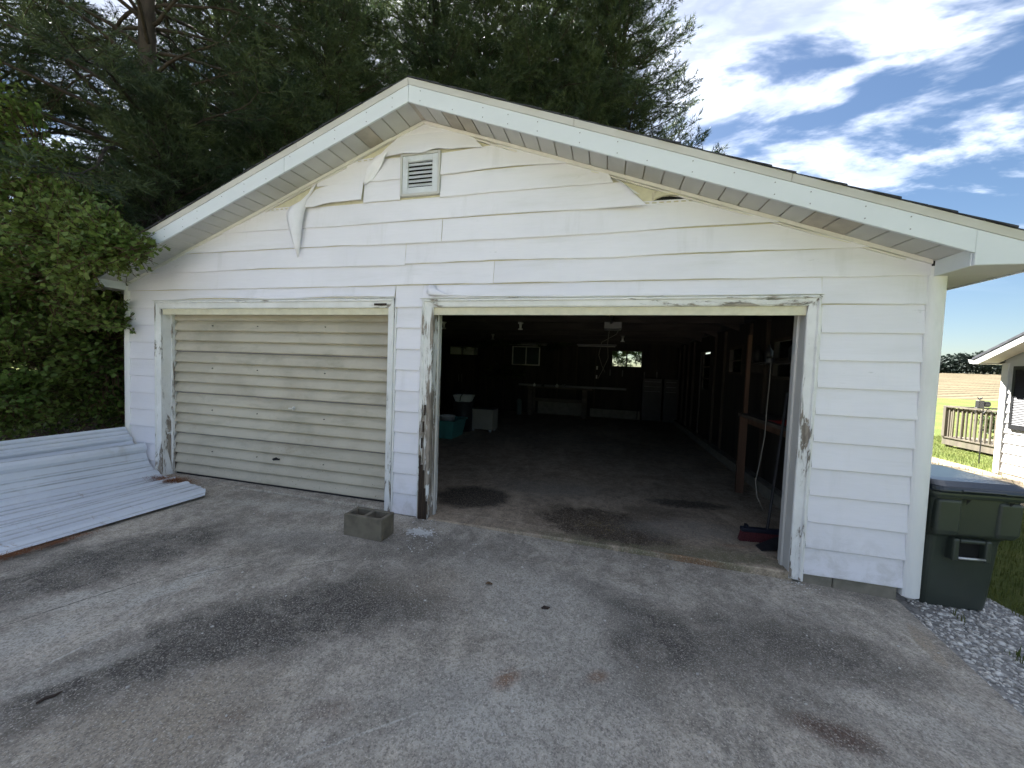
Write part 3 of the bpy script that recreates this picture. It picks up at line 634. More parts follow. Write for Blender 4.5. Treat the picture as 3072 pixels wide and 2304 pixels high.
# roof deck and covering
for sgn, xe in ((1, XE_R), (-1, XE_L)):
    a, c_ = (XC, xe)
    za, zb = fz(XC) + .10, fz(xe) + .10
    p = [(a, -OV + .012, za), (c_, -OV + .012, zb), (c_, DEPTH + .3, zb), (a, DEPTH + .3, za), (a, -OV + .012, za + .088), (c_, -OV + .012, zb + .088), (c_, DEPTH + .3, zb + .088), (a, DEPTH + .3, za + .088)]
    MB().hexa(p).build('roof_slab', M_SHING, GP)
# soffit panels under the rakes
PW = .1405
def soffit_mesh(sgn):
    m_ = MB(); w = PW - .008
    x0, x1 = (0, w) if sgn > 0 else (-w, 0)
    z = lambda x: -.3655 * abs(x)
    m_.hexa([(x0, -OV + .001, z(x0) + .003), (x1, -OV + .001, z(x1) + .003), (x1, -.012, z(x1) + .010), (x0, -.012, z(x0) + .010), (x0, -OV + .001, z(x0) + .012), (x1, -OV + .001, z(x1) + .012), (x1, -.012, z(x1) + .019), (x0, -.012, z(x0) + .019)])
    return m_.mesh('soffit_panel')
for sgn, lim in ((1, 2.16), (-1, -5.66)):
    me = soffit_mesh(sgn); med = soffit_mesh(sgn)
    med.materials.append(M_SOFF_D)
    i = 0; x = XC + sgn * (.004)
    while abs(x - XC) + PW < abs(lim - XC) + .05:
        dirty = (sgn > 0 and i in (2, 3, 22, 23)) or (sgn < 0 and i in (3,))
        link('soffit_panel', med if dirty else me, None if dirty else M_SOFF, GP, bevel=.003, loc=(x - XC, 0, fz(x) + .022 + rnd.uniform(-.0008, .0008))); x += sgn * PW; i += 1
    # pale backing seen in the seams
    a, c_ = (XC + .0, lim) if sgn > 0 else (lim, XC - .0)
    MB().hexa([(a, -OV + .002, fz(a) + .040), (c_, -OV + .002, fz(c_) + .040), (c_, -.01, fz(c_) + .046), (a, -.01, fz(a) + .046), (a, -OV + .002, fz(a) + .046), (c_, -OV + .002, fz(c_) + .046), (c_, -.01, fz(c_) + .052), (a, -.01, fz(a) + .052)]).build('soffit_backing', M_SOFF_D, GP)
MB().hexa([(XC - .018, -OV + .002, FB + .018), (XC + .018, -OV + .002, FB + .018), (XC + .018, -.013, FB + .025), (XC - .018, -.013, FB + .025), (XC - .018, -OV + .002, FB + .021), (XC + .018, -OV + .002, FB + .021), (XC + .018, -.013, FB + .028), (XC - .018, -.013, FB + .028)]).build('soffit_ridge_strip', M_SOFF_D, GP)
# wall channels under the soffit
def channel(xa, xb, dz0, h, y=-.026, dzb=None):
    dzb = dz0 if dzb is None else dzb
    MB().hexa([(xa, y, rake(xa) + dz0 - h), (xb, y, rake(xb) + dzb - h), (xb, -.001, rake(xb) + dzb - h), (xa, -.001, rake(xa) + dz0 - h), (xa, y, rake(xa) + dz0), (xb, y, rake(xb) + dzb), (xb, -.001, rake(xb) + dzb), (xa, -.001, rake(xa) + dz0)]).build('wall_channel', M_JCH, GP, bevel=.002)
channel(XC + .002, -1.36, .000, .030); channel(-1.37, 2.15, .002, .030, -.028); channel(-1.30, -.85, -.034, .014, -.022, -.040); channel(-.2, 2.0, -.033, .012, -.020)
channel(-2.10, XC - .002, .000, .030); channel(-5.65, -2.09, .002, .030, -.028); channel(-3.6, -2.6, -.033, .012, -.021)
# eave boxes at both ends, side soffits, gutters
for s_, xa, xb, zz in ((1, 2.166, XE_R, fz(2.166) - .075), (-1, XE_L, -5.666, fz(-5.666) - .055)):
    xin = xa if s_ > 0 else xb
    MB().box(min(xin, xin - .0) - .008, xin + .008, -OV + .001, -.030, zz, fz(xin) + .03).build('eave_box_side', M_FASCIA, GP)
    xo0, xo1 = (XR + .022, XE_R) if s_ > 0 else (XE_L, XL - .002)
    MB().box(xo0, xo1, -.030, DEPTH + .3, zz + .001, zz + .009).build('eave_soffit', M_SOFF, GP)
    MB().box(xa + .009 if s_ > 0 else xa, xb if s_ > 0 else xb - .009, -OV + .002, -.031, zz, zz + .008).build('eave_box_bottom', M_SOFF, GP)
    xf = XE_R if s_ > 0 else XE_L
    MB().box(xf - .01, xf + .01, -OV, DEPTH + .3, zz - .004, fz(XE_R) + .15).build('eave_fascia', M_FASCIA, GP)
    # gutter
    g0 = xf + .012 * s_
    pr_ = [(g0, zz + .03), (g0 + s_*.07, zz + .03), (g0 + s_*.10, zz + .09), (g0 + s_*.11, zz + .13), (g0 + s_*.105, zz + .13), (g0 + s_*.093, zz + .09), (g0 + s_*.066, zz + .034), (g0, zz + .034)]
    MB().prism(pr_, 'y', -OV + .03, DEPTH + .3).build('gutter', M_FASCIA, GP)
# nail heads in the fascia
m_ = MB()
for i in range(26):
    x = -4.9 + i * .27 + rnd.uniform(-.05, .05)
    for o_ in (.035, .11):
        if rnd.random() < .75:
            z = fz(x) + o_ + rnd.uniform(-.006, .006); m_.tube([(x, -OV - .0175, z), (x, -OV - .021, z)], .0042, 6)
stuff(m_.build('nail_heads', M_NAIL, GP))

# --- gable vent
vent = bpy.data.objects.new('gable_vent', None); COL.objects.link(vent); vent.parent = GP
def frame_boxes(x0, x1, z0, z1, w, y0, y1):
    m_ = MB(); m_.box(x0, x0 + w, y0, y1, z0, z1); m_.box(x1 - w, x1, y0, y1, z0, z1); m_.box(x0 + w, x1 - w, y0, y1, z0, z0 + w); m_.box(x0 + w, x1 - w, y0, y1, z1 - w, z1); return m_
frame_boxes(VL, VR, VB, VT, .022, -.036, .0).build('vent_surround', M_TRIM, vent, bevel=.004)
frame_boxes(VL + .024, VR - .024, VB + .024, VT - .024, .055, -.030, -.004).build('vent_frame', M_ALU, vent, bevel=.003)
MB().box(VL + .03, VR - .03, -.004, .0025, VB + .03, VT - .03).build('vent_back', M_BLACK, vent)
zz0, zz1 = VB + .085, VT - .082; ns = 6
for i in range(ns):
    z = zz0 + (zz1 - zz0) * i / ns; h = (zz1 - zz0) / ns
    MB().hexa([(VL + .080, -.029, z), (VR - .080, -.029, z), (VR - .080, -.026, z), (VL + .080, -.026, z), (VL + .080, -.008, z + h * .88), (VR - .080, -.008, z + h * .88), (VR - .080, -.005, z + h * .88), (VL + .080, -.005, z + h * .88)]).build('slat', M_ALU, vent)

# --- casings and jambs
def casing(x0, x1, zb, zt, mat, bead_left):
    m_ = MB(); w = x1 - x0
    # moulded profile in plan
    p = [(0, 0), (0, -.030), (.10, -.038), (.22, -.038), (.30, -.026), (.85, -.020), (1, -.016), (1, 0)]
    pts = [((x0 + t_ * w) if bead_left else (x1 - t_ * w), y) for t_, y in p]
    if not bead_left: pts = pts[::-1]
    m_.prism(pts, 'z', zb, zt); return m_.build('door_casing', mat, GP, bevel=.002)
casing(CL0, CL1, .055, HEADT - .012, M_PEEL_V, True); casing(CR0, CR1, .01, HEADT - .012, M_PEEL_V, False)
casing(OL0, OL1, .0, HEADT - .022, M_PEEL_V2, True); casing(OR0, OR1, -.01, HEADT - .022, M_PEEL_V, False)
def header(x0, x1, zb, zt):
    prof = [(.0, zb), (-.016, zb), (-.022, zb + (zt-zb)*.15), (-.026, zb + (zt-zb)*.68), (-.040, zb + (zt-zb)*.74), (-.040, zb + (zt-zb)*.86), (-.032, zt), (.0, zt)]
    MB().prism(prof, 'x', x0, x1).build('head_casing', M_PEEL_H, GP, bevel=.002)
    MB().box(x0 - .02, x1 + .01, -.045, -.002, zt + .0015, zt + .009).build('head_flashing', M_PEEL_H, GP, bevel=.002)
header(CL0 + .0, CR1 - .0, HEAD, HEADT - .012); header(OL0 + .0, OR1 - .0, HEAD + .004, HEADT - .022)
JD = .185
def jamb(x, s_, zb, mat1, mat2):
    # s_: direction pointing into the opening
    a, c_ = sorted((x, x - s_ * .045)); MB().box(a, c_, .001, JD, zb, HEAD).build('door_jamb', mat1, GP, bevel=.003)
    a, c_ = sorted((x + s_ * .0005, x + s_ * .018)); MB().box(a, c_, .085, .125, zb, HEAD - .002).build('door_stop', mat2, GP, bevel=.003)
jamb(CL1, 1, .06, M_PEEL_V, M_PEEL_V); jamb(CR0, -1, .02, M_PEEL_V, M_TRIM)
jamb(OL1, 1, .02, M_PEEL_V2, M_TRIM); jamb(OR0, -1, .0, M_TRIM, M_TRIM)
for x0, x1 in ((CL1, CR0), (OL1, OR0)):
    MB().box(x0, x1, .001, JD, HEAD + .0005, HEAD + .045).build('head_jamb', M_TRIM, GP, bevel=.003)
    MB().box(x0 + .018, x1 - .018, .085, .125, HEAD - .02, HEAD - .0005).build('head_stop', M_TRIM, GP, bevel=.003)
# rotten foot of the pier casing
for i in range(5):
    x = OL0 + .012 + i * .018; h = .62 + .16 * rnd.random() - i * .11
    MB().box(x, x + .017, -.041 + i * .003, -.012, .012, max(.08, h)).build('rotten_strip', M_ROT, GP, bevel=.004)
for i in range(3):
    z0 = .72 + i * .16; MB().box(OL0 + .03 + .012 * i, OL0 + .042 + .010 * i, -.0405, -.02, z0, z0 + .10).build('rotten_strip', M_ROT, GP)
MB().box(-2.24, -2.10, -.0335, -.03, HEAD + .02, HEAD + .042).build('rotten_strip', M_ROT, GP, bevel=.004)
# curled flap of siding over the right head
ribbon([((-1.655, -.024, 2.275), (-1.600, -.028, 2.272), 0), ((-1.668, -.045, 2.225), (-1.560, -.05, 2.222), .006), ((-1.660, -.060, 2.185), (-1.45, -.055, 2.178), .008), ((-1.62, -.055, 2.166), (-1.20, -.046, 2.162), .006)])

# --- sectional steel door in the left bay
door = bpy.data.objects.new('garage_door', None); COL.objects.link(door); door.parent = GP
DY = .155; Z0D, Z1D = .085, 2.075; nsec = 4; hs_ = (Z1D - Z0D) / nsec
for s_ in range(nsec):
    m_ = MB(); zb = Z0D + s_ * hs_; rib = (hs_ - .016) / 4
    prof = []
    for r_ in range(4):
        z = zb + .012 + r_ * rib
        prof += [(DY + .008, z + .006), (DY - .030, z - .004), (DY - .040, z + .006), (DY - .036, z + rib * .25), (DY - .020, z + rib * .62), (DY + .004, z + rib * .95)]
    prof = [(DY + .004, zb + .002)] + prof + [(DY + .004, zb + hs_ - .003)]
    seed = s_ * 5
    m_.grid(30, len(prof), lambda u, v: (CL1 + .002 + (CR0 - CL1 - .004) * u, prof[round(v * (len(prof) - 1))][0] + .003 * n1d(u * 7, seed), prof[round(v * (len(prof) - 1))][1] - .035 * u * (1 if s_ < 9 else 0) * 0))
    sec = m_.build('door_section', M_DOOR, door)
    MB().box(CL1 + .002, CR0 - .002, DY - .006, DY + .003, zb - .006, zb + .008).build('seam_strip', M_SEAM, sec)
    for q_ in (.20, .42, .72):
        x = CL1 + (CR0 - CL1) * q_; MB().tube([(x, DY - .021, zb + hs_ * .62), (x, DY - .040, zb + hs_ * .62)], .005, 8).build('bolt', M_SEAL, sec)
MB().box(CL1 + .002, CR0 - .002, DY - .016, DY + .02, .045, Z0D - .008).build('bottom_seal', M_SEAL, door, bevel=.006)
hx, hz = -3.33, .985
hd = MB(); hd.tube([(hx, DY - .020, hz), (hx, DY - .045, hz)], .022, 12); hd.tube([(hx, DY - .045, hz), (hx, DY - .056, hz)], .012, 10); hd.box(hx - .055, hx + .01, DY - .058, DY - .050, hz - .008, hz + .006)
hd.build('handle', M_STEEL, door, bevel=.002)
MB().prism([(-3.62, .395), (-3.575, .412), (-3.545, .400), (-3.525, .404), (-3.52, .388), (-3.56, .384), (-3.60, .376)], 'y', DY - .0405, DY - .020).build('rust_hole', M_BLACK, door)

# --- structural walls, floor, roof timbers of the garage
IN = .012
MB().box(XL + .01, XR - .0, .19, DEPTH, -.25, .038).build('floor_slab', M_SLAB, GP)
MB().box(OL1 - .02, OR0 + .03, -.012, .1895, -.25, .036).build('threshold_slab', M_SLAB, GP, bevel=.008)
MB().box(CL1 - .0, CR0 + .0, -.004, .1895, -.25, .070).build('threshold_slab', M_DRIVE, GP, bevel=.008)
def front_fill(x0, x1, z0, z1): MB().box(x0, x1, .022, .185, z0, z1).build('front_wall_core', M_WOODD, GP)
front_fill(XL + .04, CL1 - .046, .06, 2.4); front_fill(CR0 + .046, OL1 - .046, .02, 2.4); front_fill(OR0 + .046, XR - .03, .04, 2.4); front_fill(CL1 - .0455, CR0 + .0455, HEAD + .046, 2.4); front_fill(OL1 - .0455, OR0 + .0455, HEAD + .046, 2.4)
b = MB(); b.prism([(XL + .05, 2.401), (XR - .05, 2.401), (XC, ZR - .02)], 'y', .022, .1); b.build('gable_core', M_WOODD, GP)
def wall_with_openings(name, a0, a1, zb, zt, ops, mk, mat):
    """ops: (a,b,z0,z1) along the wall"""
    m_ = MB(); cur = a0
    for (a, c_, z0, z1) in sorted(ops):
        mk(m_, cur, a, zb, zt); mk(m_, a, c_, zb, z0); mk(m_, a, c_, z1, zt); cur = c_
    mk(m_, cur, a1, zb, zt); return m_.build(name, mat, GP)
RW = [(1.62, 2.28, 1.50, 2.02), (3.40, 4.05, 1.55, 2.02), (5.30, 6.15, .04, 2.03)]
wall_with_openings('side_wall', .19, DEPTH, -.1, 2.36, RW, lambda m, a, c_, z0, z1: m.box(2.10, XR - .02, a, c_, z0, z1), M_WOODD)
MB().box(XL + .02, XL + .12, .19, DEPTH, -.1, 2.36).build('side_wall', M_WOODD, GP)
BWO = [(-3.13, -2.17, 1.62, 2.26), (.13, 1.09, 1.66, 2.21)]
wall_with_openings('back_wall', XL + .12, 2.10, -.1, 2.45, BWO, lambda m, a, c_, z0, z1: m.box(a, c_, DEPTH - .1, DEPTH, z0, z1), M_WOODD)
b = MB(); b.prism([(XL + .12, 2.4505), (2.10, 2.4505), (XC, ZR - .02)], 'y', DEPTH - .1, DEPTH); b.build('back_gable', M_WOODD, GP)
# kerb under the back wall
for x0, x1 in ((-2.16, -.62), (-.45, .98), (1.02, 2.08)): MB().box(x0, x1, DEPTH - .20, DEPTH - .101, .0385, .30 if x0 > -1 else .44).build('wall_kerb', M_FOUND, GP)
MB().box(1.98, 2.0995, .3, DEPTH - .21, .0385, .17).build('wall_kerb', M_FOUND, GP)
# studs
me = MB().box(-.02, .02, -.045, 0, 0, 2.3).mesh('stud')
x = XL + .5
while x < 2.0:
    if not any(a - .03 < x < c_ + .03 for a, c_, _, _ in BWO): link('stud', me, M_STUD, GP, loc=(x - XC, DEPTH - .101, .1))
    x += .61
me = MB().box(-.045, 0, -.02, .02, 0, 2.2).mesh('stud')
y = .6
while y < DEPTH - .3:
    if not any(a - .03 < y < c_ + .03 for a, c_, _, _ in RW): link('stud', me, M_STUD, GP, loc=(2.0995 - XC, y, .12))
    y += .61
# ceiling ties and rafters
me = MB().box(XL + .13 - XC, 2.09 - XC, -.02, .02, 0, .14).mesh('ceiling_tie')
meR = {}
for sgn in (1, -1):
    m_ = MB(); m_.hexa([(0, -.02, ZR - .16), (sgn*3.8, -.02, ZR - .16 - 3.8*SL), (sgn*3.8, .02, ZR - .16 - 3.8*SL), (0, .02, ZR - .16), (0, -.02, ZR - .03), (sgn*3.8, -.02, ZR - .03 - 3.8*SL), (sgn*3.8, .02, ZR - .03 - 3.8*SL), (0, .02, ZR - .03)]); meR[sgn] = m_.mesh('rafter')
for i in range(7):
    y = 1.0 + i * 1.22
    link('ceiling_tie', me, M_RAFT, GP, loc=(0, y, 2.37))
    for sgn in (1, -1): link('rafter', meR[sgn], M_RAFT, GP, loc=(0, y + .045, 0))
# windows
t = NT('window_glass'); gl = t.n('ShaderNodeBsdfGlossy'); gl.inputs['Roughness'].default_value = .03; tr = t.n('ShaderNodeBsdfTransparent'); tr.inputs[0].default_value = (.86, .92, .90, 1)
fr_ = t.n('ShaderNodeFresnel'); mx = t.n('ShaderNodeMixShader'); t.l(fr_.outputs[0], mx.inputs[0]); t.l(tr.outputs[0], mx.inputs[1]); t.l(gl.outputs[0], mx.inputs[2]); t.l(mx.outputs[0], t.out.inputs[0]); M_GLASS = t.m
t = NT('grimy_window_glass'); gl = t.n('ShaderNodeBsdfDiffuse'); gl.inputs[0].default_value = (.10, .12, .13, 1); tr = t.n('ShaderNodeBsdfTransparent'); tr.inputs[0].default_value = (.25, .32, .36, 1)
mx = t.n('ShaderNodeMixShader'); mx.inputs[0].default_value = .5; t.l(tr.outputs[0], mx.inputs[1]); t.l(gl.outputs[0], mx.inputs[2]); t.l(mx.outputs[0], t.out.inputs[0]); M_GRIME = t.m
for i, (a, c_, z0, z1) in enumerate(BWO):
    w = bpy.data.objects.new('window', None); COL.objects.link(w); w.parent = GP
    frame_boxes(a, c_, z0, z1, .035, DEPTH - .115, DEPTH - .03).build('window_frame', M_TRIM if i == 0 else M_STUD, w)
    xm = (a + c_) / 2; MB().box(xm - .018, xm + .018, DEPTH - .09, DEPTH - .05, z0 + .035, z1 - .035).build('window_mullion', M_STUD if i else M_TRIM, w)
    for p0, p1 in ((a + .035, xm - .018), (xm + .018, c_ - .035)): MB().box(p0, p1, DEPTH - .072, DEPTH - .068, z0 + .035, z1 - .035).build('pane', M_GLASS if i else M_GRIME, w)
for (a, c_, z0, z1) in RW[:2]:
    w = bpy.data.objects.new('window', None); COL.objects.link(w); w.parent = GP
    m_ = MB(); m_.box(2.09, 2.19, a, a + .04, z0, z1); m_.box(2.09, 2.19, c_ - .04, c_, z0, z1); m_.box(2.09, 2.19, a + .04, c_ - .04, z0, z0 + .04); m_.box(2.09, 2.19, a + .04, c_ - .04, z1 - .04, z1); m_.build('window_frame', M_STUD, w)
    zm = (z0 + z1) / 2
    MB().box(2.12, 2.16, a + .04, c_ - .04, zm - .012, zm + .012).build('window_mullion', M_STUD, w)
    for p0, p1 in ((z0 + .04, zm - .012), (zm + .012, z1 - .04)): MB().box(2.138, 2.142, a + .04, c_ - .04, p0, p1).build('pane', M_GLASS, w)
sd_ = bpy.data.objects.new('side_door', None); COL.objects.link(sd_); sd_.parent = GP
a, c_, z0, z1 = RW[2]
MB().box(2.13, 2.17, a + .02, c_ - .02, .045, 1.16).build('door_leaf', M_STUD, sd_)
m_ = MB(); m_.box(2.13, 2.17, a + .02, a + .15, 1.1605, 2.02); m_.box(2.13, 2.17, c_ - .15, c_ - .02, 1.1605, 2.02)
for z in (1.165, 1.43, 1.69, 1.955): m_.box(2.131, 2.169, a + .1505, c_ - .1505, z - .004, z + .026)
m_.build('door_rails', M_STUD, sd_)
for z in (1.191, 1.456, 1.716): MB().box(2.148, 2.152, a + .1505, c_ - .1505, z, z + .235).build('pane', M_GLASS, sd_)
# electrical outlets on the back wall
for x, z in ((-.30, 1.62), (-.31, 1.33), (1.30, 1.22)): MB().box(x - .035, x + .035, DEPTH - .108, DEPTH - .1005, z - .055, z + .055).build('wall_outlet', M_TRIM, GP, bevel=.004)

# ------------------------------------------------------------------ loose things outside
M_SHEET = None
def sheet_mat():
    t = NT('white_roofing_metal'); v = t.scaled((.10, 1, 1))
    a = t.noise(4, 6, .7, .5, v); b_ = t.noise(.8, 3, .5)
    c = t.mix(t.ramp(b_, .3, .7), (.62, .665, .735), (.70, .74, .80))
    c = t.mix(t.ramp(a, .54, .74, 0, .45), c, (.46, .46, .45))
    gm = t.n('ShaderNodeNewGeometry'); s_ = t.n('ShaderNodeSeparateXYZ'); t.l(gm.outputs['Position'], s_.inputs[0])
    rz_ = t.noise(10, 8, .75, .8, v)
    low = t.ramp(s_.outputs['Z'], .085, .16, 1, 0)
    c = t.mix(t.math('MULTIPLY', t.ramp(rz_, .60, .68, 0, .8), low), c, (.22, .13, .075))
    at = t.n('ShaderNodeAttribute'); at.attribute_name = 'rib_shade'; c = t.mix(t.math('MULTIPLY', at.outputs['Fac'], t.ramp(t.noise(6, 5, .65, .3, v), .30, .62, .12, .75)), c, (.27, .27, .27))  # dark lines painted at the rib feet imitate shade so the ribs stand out
    return t.done(c, .30, 0, .5)
M_SHEET = sheet_mat()
def rib_h(s, pitch=.23):
    f = (s % pitch) / pitch
    if f < .10: return .024 * (f / .10)
    if f < .20: return .024
    if f < .30: return .024 * (1 - (f - .20) / .10)
    if abs(f - .52) < .03 or abs(f - .76) < .03: return .007
    return 0
def profile_at(prof, s):
    # prof: list of (s, y, z)
    for (a, ya, za), (b_, yb, zb) in zip(prof, prof[1:]):
        if s <= b_:
            t_ = (s - a) / (b_ - a); return ya + (yb - ya) * t_, za + (zb - za) * t_, (yb - ya), (zb - za)
    return prof[-1][1], prof[-1][2], prof[-1][1] - prof[-2][1], prof[-1][2] - prof[-2][2]
def smooth_prof(pts):
    out = []; n = 40
    k = len(pts)
    for i in range(n + 1):
        f = i / n * (k - 1); j = min(int(f), k - 2); t_ = f - j
        p = [pts[max(0, j - 1)], pts[j], pts[j + 1], pts[min(k - 1, j + 2)]]
        c_ = [.5 * (2 * p[1][d] + (p[2][d] - p[0][d]) * t_ + (2*p[0][d] - 5*p[1][d] + 4*p[2][d] - p[3][d]) * t_**2 + (-p[0][d] + 3*p[1][d] - 3*p[2][d] + p[3][d]) * t_**3) for d in (0, 1)]
        out.append(tuple(c_))
    s = 0; r_ = [(0, out[0][0], out[0][1])]
    for a, b_ in zip(out, out[1:]):
        s += math.hypot(b_[0] - a[0], b_[1] - a[1]); r_.append((s, b_[0], b_[1]))
    return r_
def sheet(name, label, sec0, sec1, y0_fn, y1, ns=150, ny=26, pitch=.30, seed=0):
    """ribbed metal sheet; ribs run along y. sec0 / sec1: cross sections (x,z) at the wall end and the far end"""
    A, B_ = smooth_prof(sec0), smooth_prof(sec1); LA, LB = A[-1][0], B_[-1][0]
    m_ = MB()
    def fn(u, v):
        xa, za, dxa, dza = profile_at(A, v * LA); xb, zb, dxb, dzb = profile_at(B_, v * LB)
        x = xa + (xb - xa) * u; z = za + (zb - za) * u; dx = dxa + (dxb - dxa) * u; dz_ = dza + (dzb - dza) * u
        l = math.hypot(dx, dz_) + 1e-9; nx_, nz_ = dz_ / l, -dx / l          # normal facing up / towards +x
        h = rib_h(v * LA + .30, pitch) + .005 * n1d(u * 4 + v * 2, seed) + .003 * n1d(u * 13 + v * 9, seed + 2)
        y0 = y0_fn(v)
        return (x + nx_ * h, y0 + (y1 - y0) * u, z + nz_ * h)
    m_.grid(ny, ns, fn)
    o = m_.build(name, M_SHEET, None, solid=.0015)
    da = o.data.attributes.new('rib_shade', 'FLOAT', 'POINT'); vals = []  # vertex mask for the shade painted along the rib feet
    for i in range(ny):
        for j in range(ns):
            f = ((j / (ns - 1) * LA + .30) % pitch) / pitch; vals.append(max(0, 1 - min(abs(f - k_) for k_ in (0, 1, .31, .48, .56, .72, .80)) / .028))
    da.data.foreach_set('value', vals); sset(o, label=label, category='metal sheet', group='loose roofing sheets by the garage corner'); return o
g0 = .082
def end_y(v):
    # outline of the end that meets the garage: tip at the driveway side, tight to the wall at the raised side
    tab = [(0, -.365), (.05, -.30), (.13, -.235), (.30, -.212), (.34, -.245), (.40, -.20), (.50, -.10), (.58, -.055), (.70, -.045), (1, -.040)]
    return lerp_table(tab, v) + .004 * n1d(v * 30, 4)
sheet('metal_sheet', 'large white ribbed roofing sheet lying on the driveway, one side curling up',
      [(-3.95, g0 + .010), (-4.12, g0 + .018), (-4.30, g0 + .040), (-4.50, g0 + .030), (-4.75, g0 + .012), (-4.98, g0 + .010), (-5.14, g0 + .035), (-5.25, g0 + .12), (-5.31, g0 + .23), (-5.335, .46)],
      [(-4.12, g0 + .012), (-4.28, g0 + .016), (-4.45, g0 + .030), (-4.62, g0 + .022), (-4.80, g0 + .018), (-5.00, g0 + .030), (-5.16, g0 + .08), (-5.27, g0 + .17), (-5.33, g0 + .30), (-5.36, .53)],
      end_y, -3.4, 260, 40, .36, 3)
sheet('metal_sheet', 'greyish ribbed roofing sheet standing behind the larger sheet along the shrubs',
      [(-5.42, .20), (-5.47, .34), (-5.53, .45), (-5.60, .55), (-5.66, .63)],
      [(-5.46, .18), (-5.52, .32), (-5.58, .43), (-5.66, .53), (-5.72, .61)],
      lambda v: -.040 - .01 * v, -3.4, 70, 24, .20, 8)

# pine litter around and under the sheets
def litter(name, label, n, fn, L=(.05, .11)):
    P = np.array([fn() for _ in range(n)]); a = rng.uniform(0, 6.28, n); l = rng.uniform(L[0], L[1], n)
    d = np.stack([np.cos(a), np.sin(a), rng.uniform(-.05, .25, n)], -1) * l[:, None]; s_ = np.stack([-np.sin(a), np.cos(a), 0 * a], -1) * .0016
    V = np.stack([P - s_, P + s_, P + d], 1).reshape(-1, 3); F = np.arange(n * 3).reshape(-1, 3)
    o = link(name, tri_mesh(name, V, F), M_LITTER); return stuff(o, label, 'pine needles')
M_LITTER = leaf_mat('dry_pine_needles', (.20, .075, .03), (.32, .14, .06), 6, .1, .9)
def f1():
    t_ = rnd.random() ** .6; return (-3.92 - .12 * t_ + abs(rnd.gauss(0, .055)) * t_ + .03 * n1d(t_ * 14, 6), -1.15 - .75 * t_ + rnd.gauss(0, .05), .083 + abs(rnd.gauss(0, .006)))
def f2():
    return (-4.72 + rnd.gauss(0, .15), -.165 + rnd.gauss(0, .045), .100 + abs(rnd.gauss(0, .012)))
def f3():
    x = rnd.uniform(-12, -5.8); return (x, rnd.uniform(-2, 7), gz(x, 0) + .01 + .02 * rnd.random())
litter('needle_litter', 'brown pine needle litter along the front edge of the metal sheet', 900, f1, (.03, .07))
litter('needle_litter', 'rusty brown needle heap on the sheet at the foot of the door frame', 2200, f2, (.02, .06))
litter('needle_litter', 'fallen pine needles on the soil under the shrubs', 9000, f3)

# concrete block
def cblock(o_loc, rz):
    bk = thing('concrete_block', 'wet grey hollow concrete block standing by the pier between the doors', 'concrete block', o_loc, rz)
    w, d, h, t_ = .375, .185, .190, .032
    m_ = MB(); m_.box(-w/2, w/2, -d/2, -d/2 + t_, 0, h); m_.box(-w/2, w/2, d/2 - t_, d/2, 0, h)
    for x in (-w/2, -t_/2, w/2 - t_): m_.box(x, x + t_, -d/2 + t_, d/2 - t_, .0, h - .002)
    m_.build('block_body', M_BLOCK, bk, bevel=.005, world=False); 
    for x in (-w/4, w/4): MB().box(x - w/4 + t_*.7, x + w/4 - t_*.7, -d/2 + t_, d/2 - t_, .002, .03).build('cell_shade', M_BLACK, bk, world=False)  # near-black plates paint the shade inside the open cells, no real floor
cblock((-1.935, -.475, .032), -.03)

# garbage bin
M_BIN = plain('dark_green_plastic', (.040, .050, .041), .38, .12, 3, (1, 1, 1), .06, 120, spec=.5, dirt=(.05, .055, .045), dirt_amt=.5)
M_LID = plain('bin_lid_plastic', (.020, .026, .033), .18, .10, 3, (1, 1, 1), .05, 120, spec=.6)
gb = thing('garbage_bin', 'dark green wheeled garbage bin against the garage corner on the gravel', 'garbage bin', (2.585, .42, -.158), .10)
def rrect(w, d, r, n=5):
    p = []
    for cx, cy, a0 in ((w/2 - r, -d/2 + r, -90), (w/2 - r, d/2 - r, 0), (-w/2 + r, d/2 - r, 90), (-w/2 + r, -d/2 + r, 180)):
        for i in range(n + 1):
            a = math.radians(a0 + 90 * i / n); p.append((cx + r * math.cos(a), cy + r * math.sin(a)))
    return p
def loft(secs, cap0=True, cap1=True):
    m_ = MB(); k = len(secs[0][0]); vs = []; fs = []
    for p, z, oy in secs: vs += [(x, y + oy, z) for x, y in p]
    for i in range(len(secs) - 1):
        for j in range(k): fs.append((i*k+j, i*k+(j+1) % k, (i+1)*k+(j+1) % k, (i+1)*k+j))
    if cap0: fs.append(tuple(range(k-1, -1, -1)))
    if cap1: fs.append(tuple(range((len(secs)-1)*k, len(secs)*k)))
    return m_.add(vs, fs)
loft([(rrect(.44, .46, .05), .0, .02), (rrect(.455, .48, .05), .10, .018), (rrect(.475, .52, .05), .52, .008), (rrect(.485, .53, .05), .56, .006), (rrect(.53, .60, .05), .60, -.012), (rrect(.545, .625, .05), .86, -.012), (rrect(.555, .63, .04), .90, -.012)]).build('body', M_BIN, gb, smooth=False, world=False, bevel=.012, seg=3)
loft([(rrect(.585, .665, .05), .872, -.012), (rrect(.60, .68, .05), .895, -.012), (rrect(.60, .68, .05), .912, -.012)]).build('rim', M_BIN, gb, world=False, bevel=.006, seg=2)
lid = loft([(rrect(.610, .70, .06), .913, -.018), (rrect(.620, .715, .06), .925, -.02), (rrect(.612, .70, .06), .955, -.018), (rrect(.54, .60, .06), .985, .0), (rrect(.44, .46, .06), .990, .02)]).build('lid', M_LID, gb, world=False, bevel=.008, seg=3)
MB().box(-.16, .10, -.385, -.36, .926, .944).build('lid_grip', M_LID, lid, world=False, bevel=.008, seg=2)
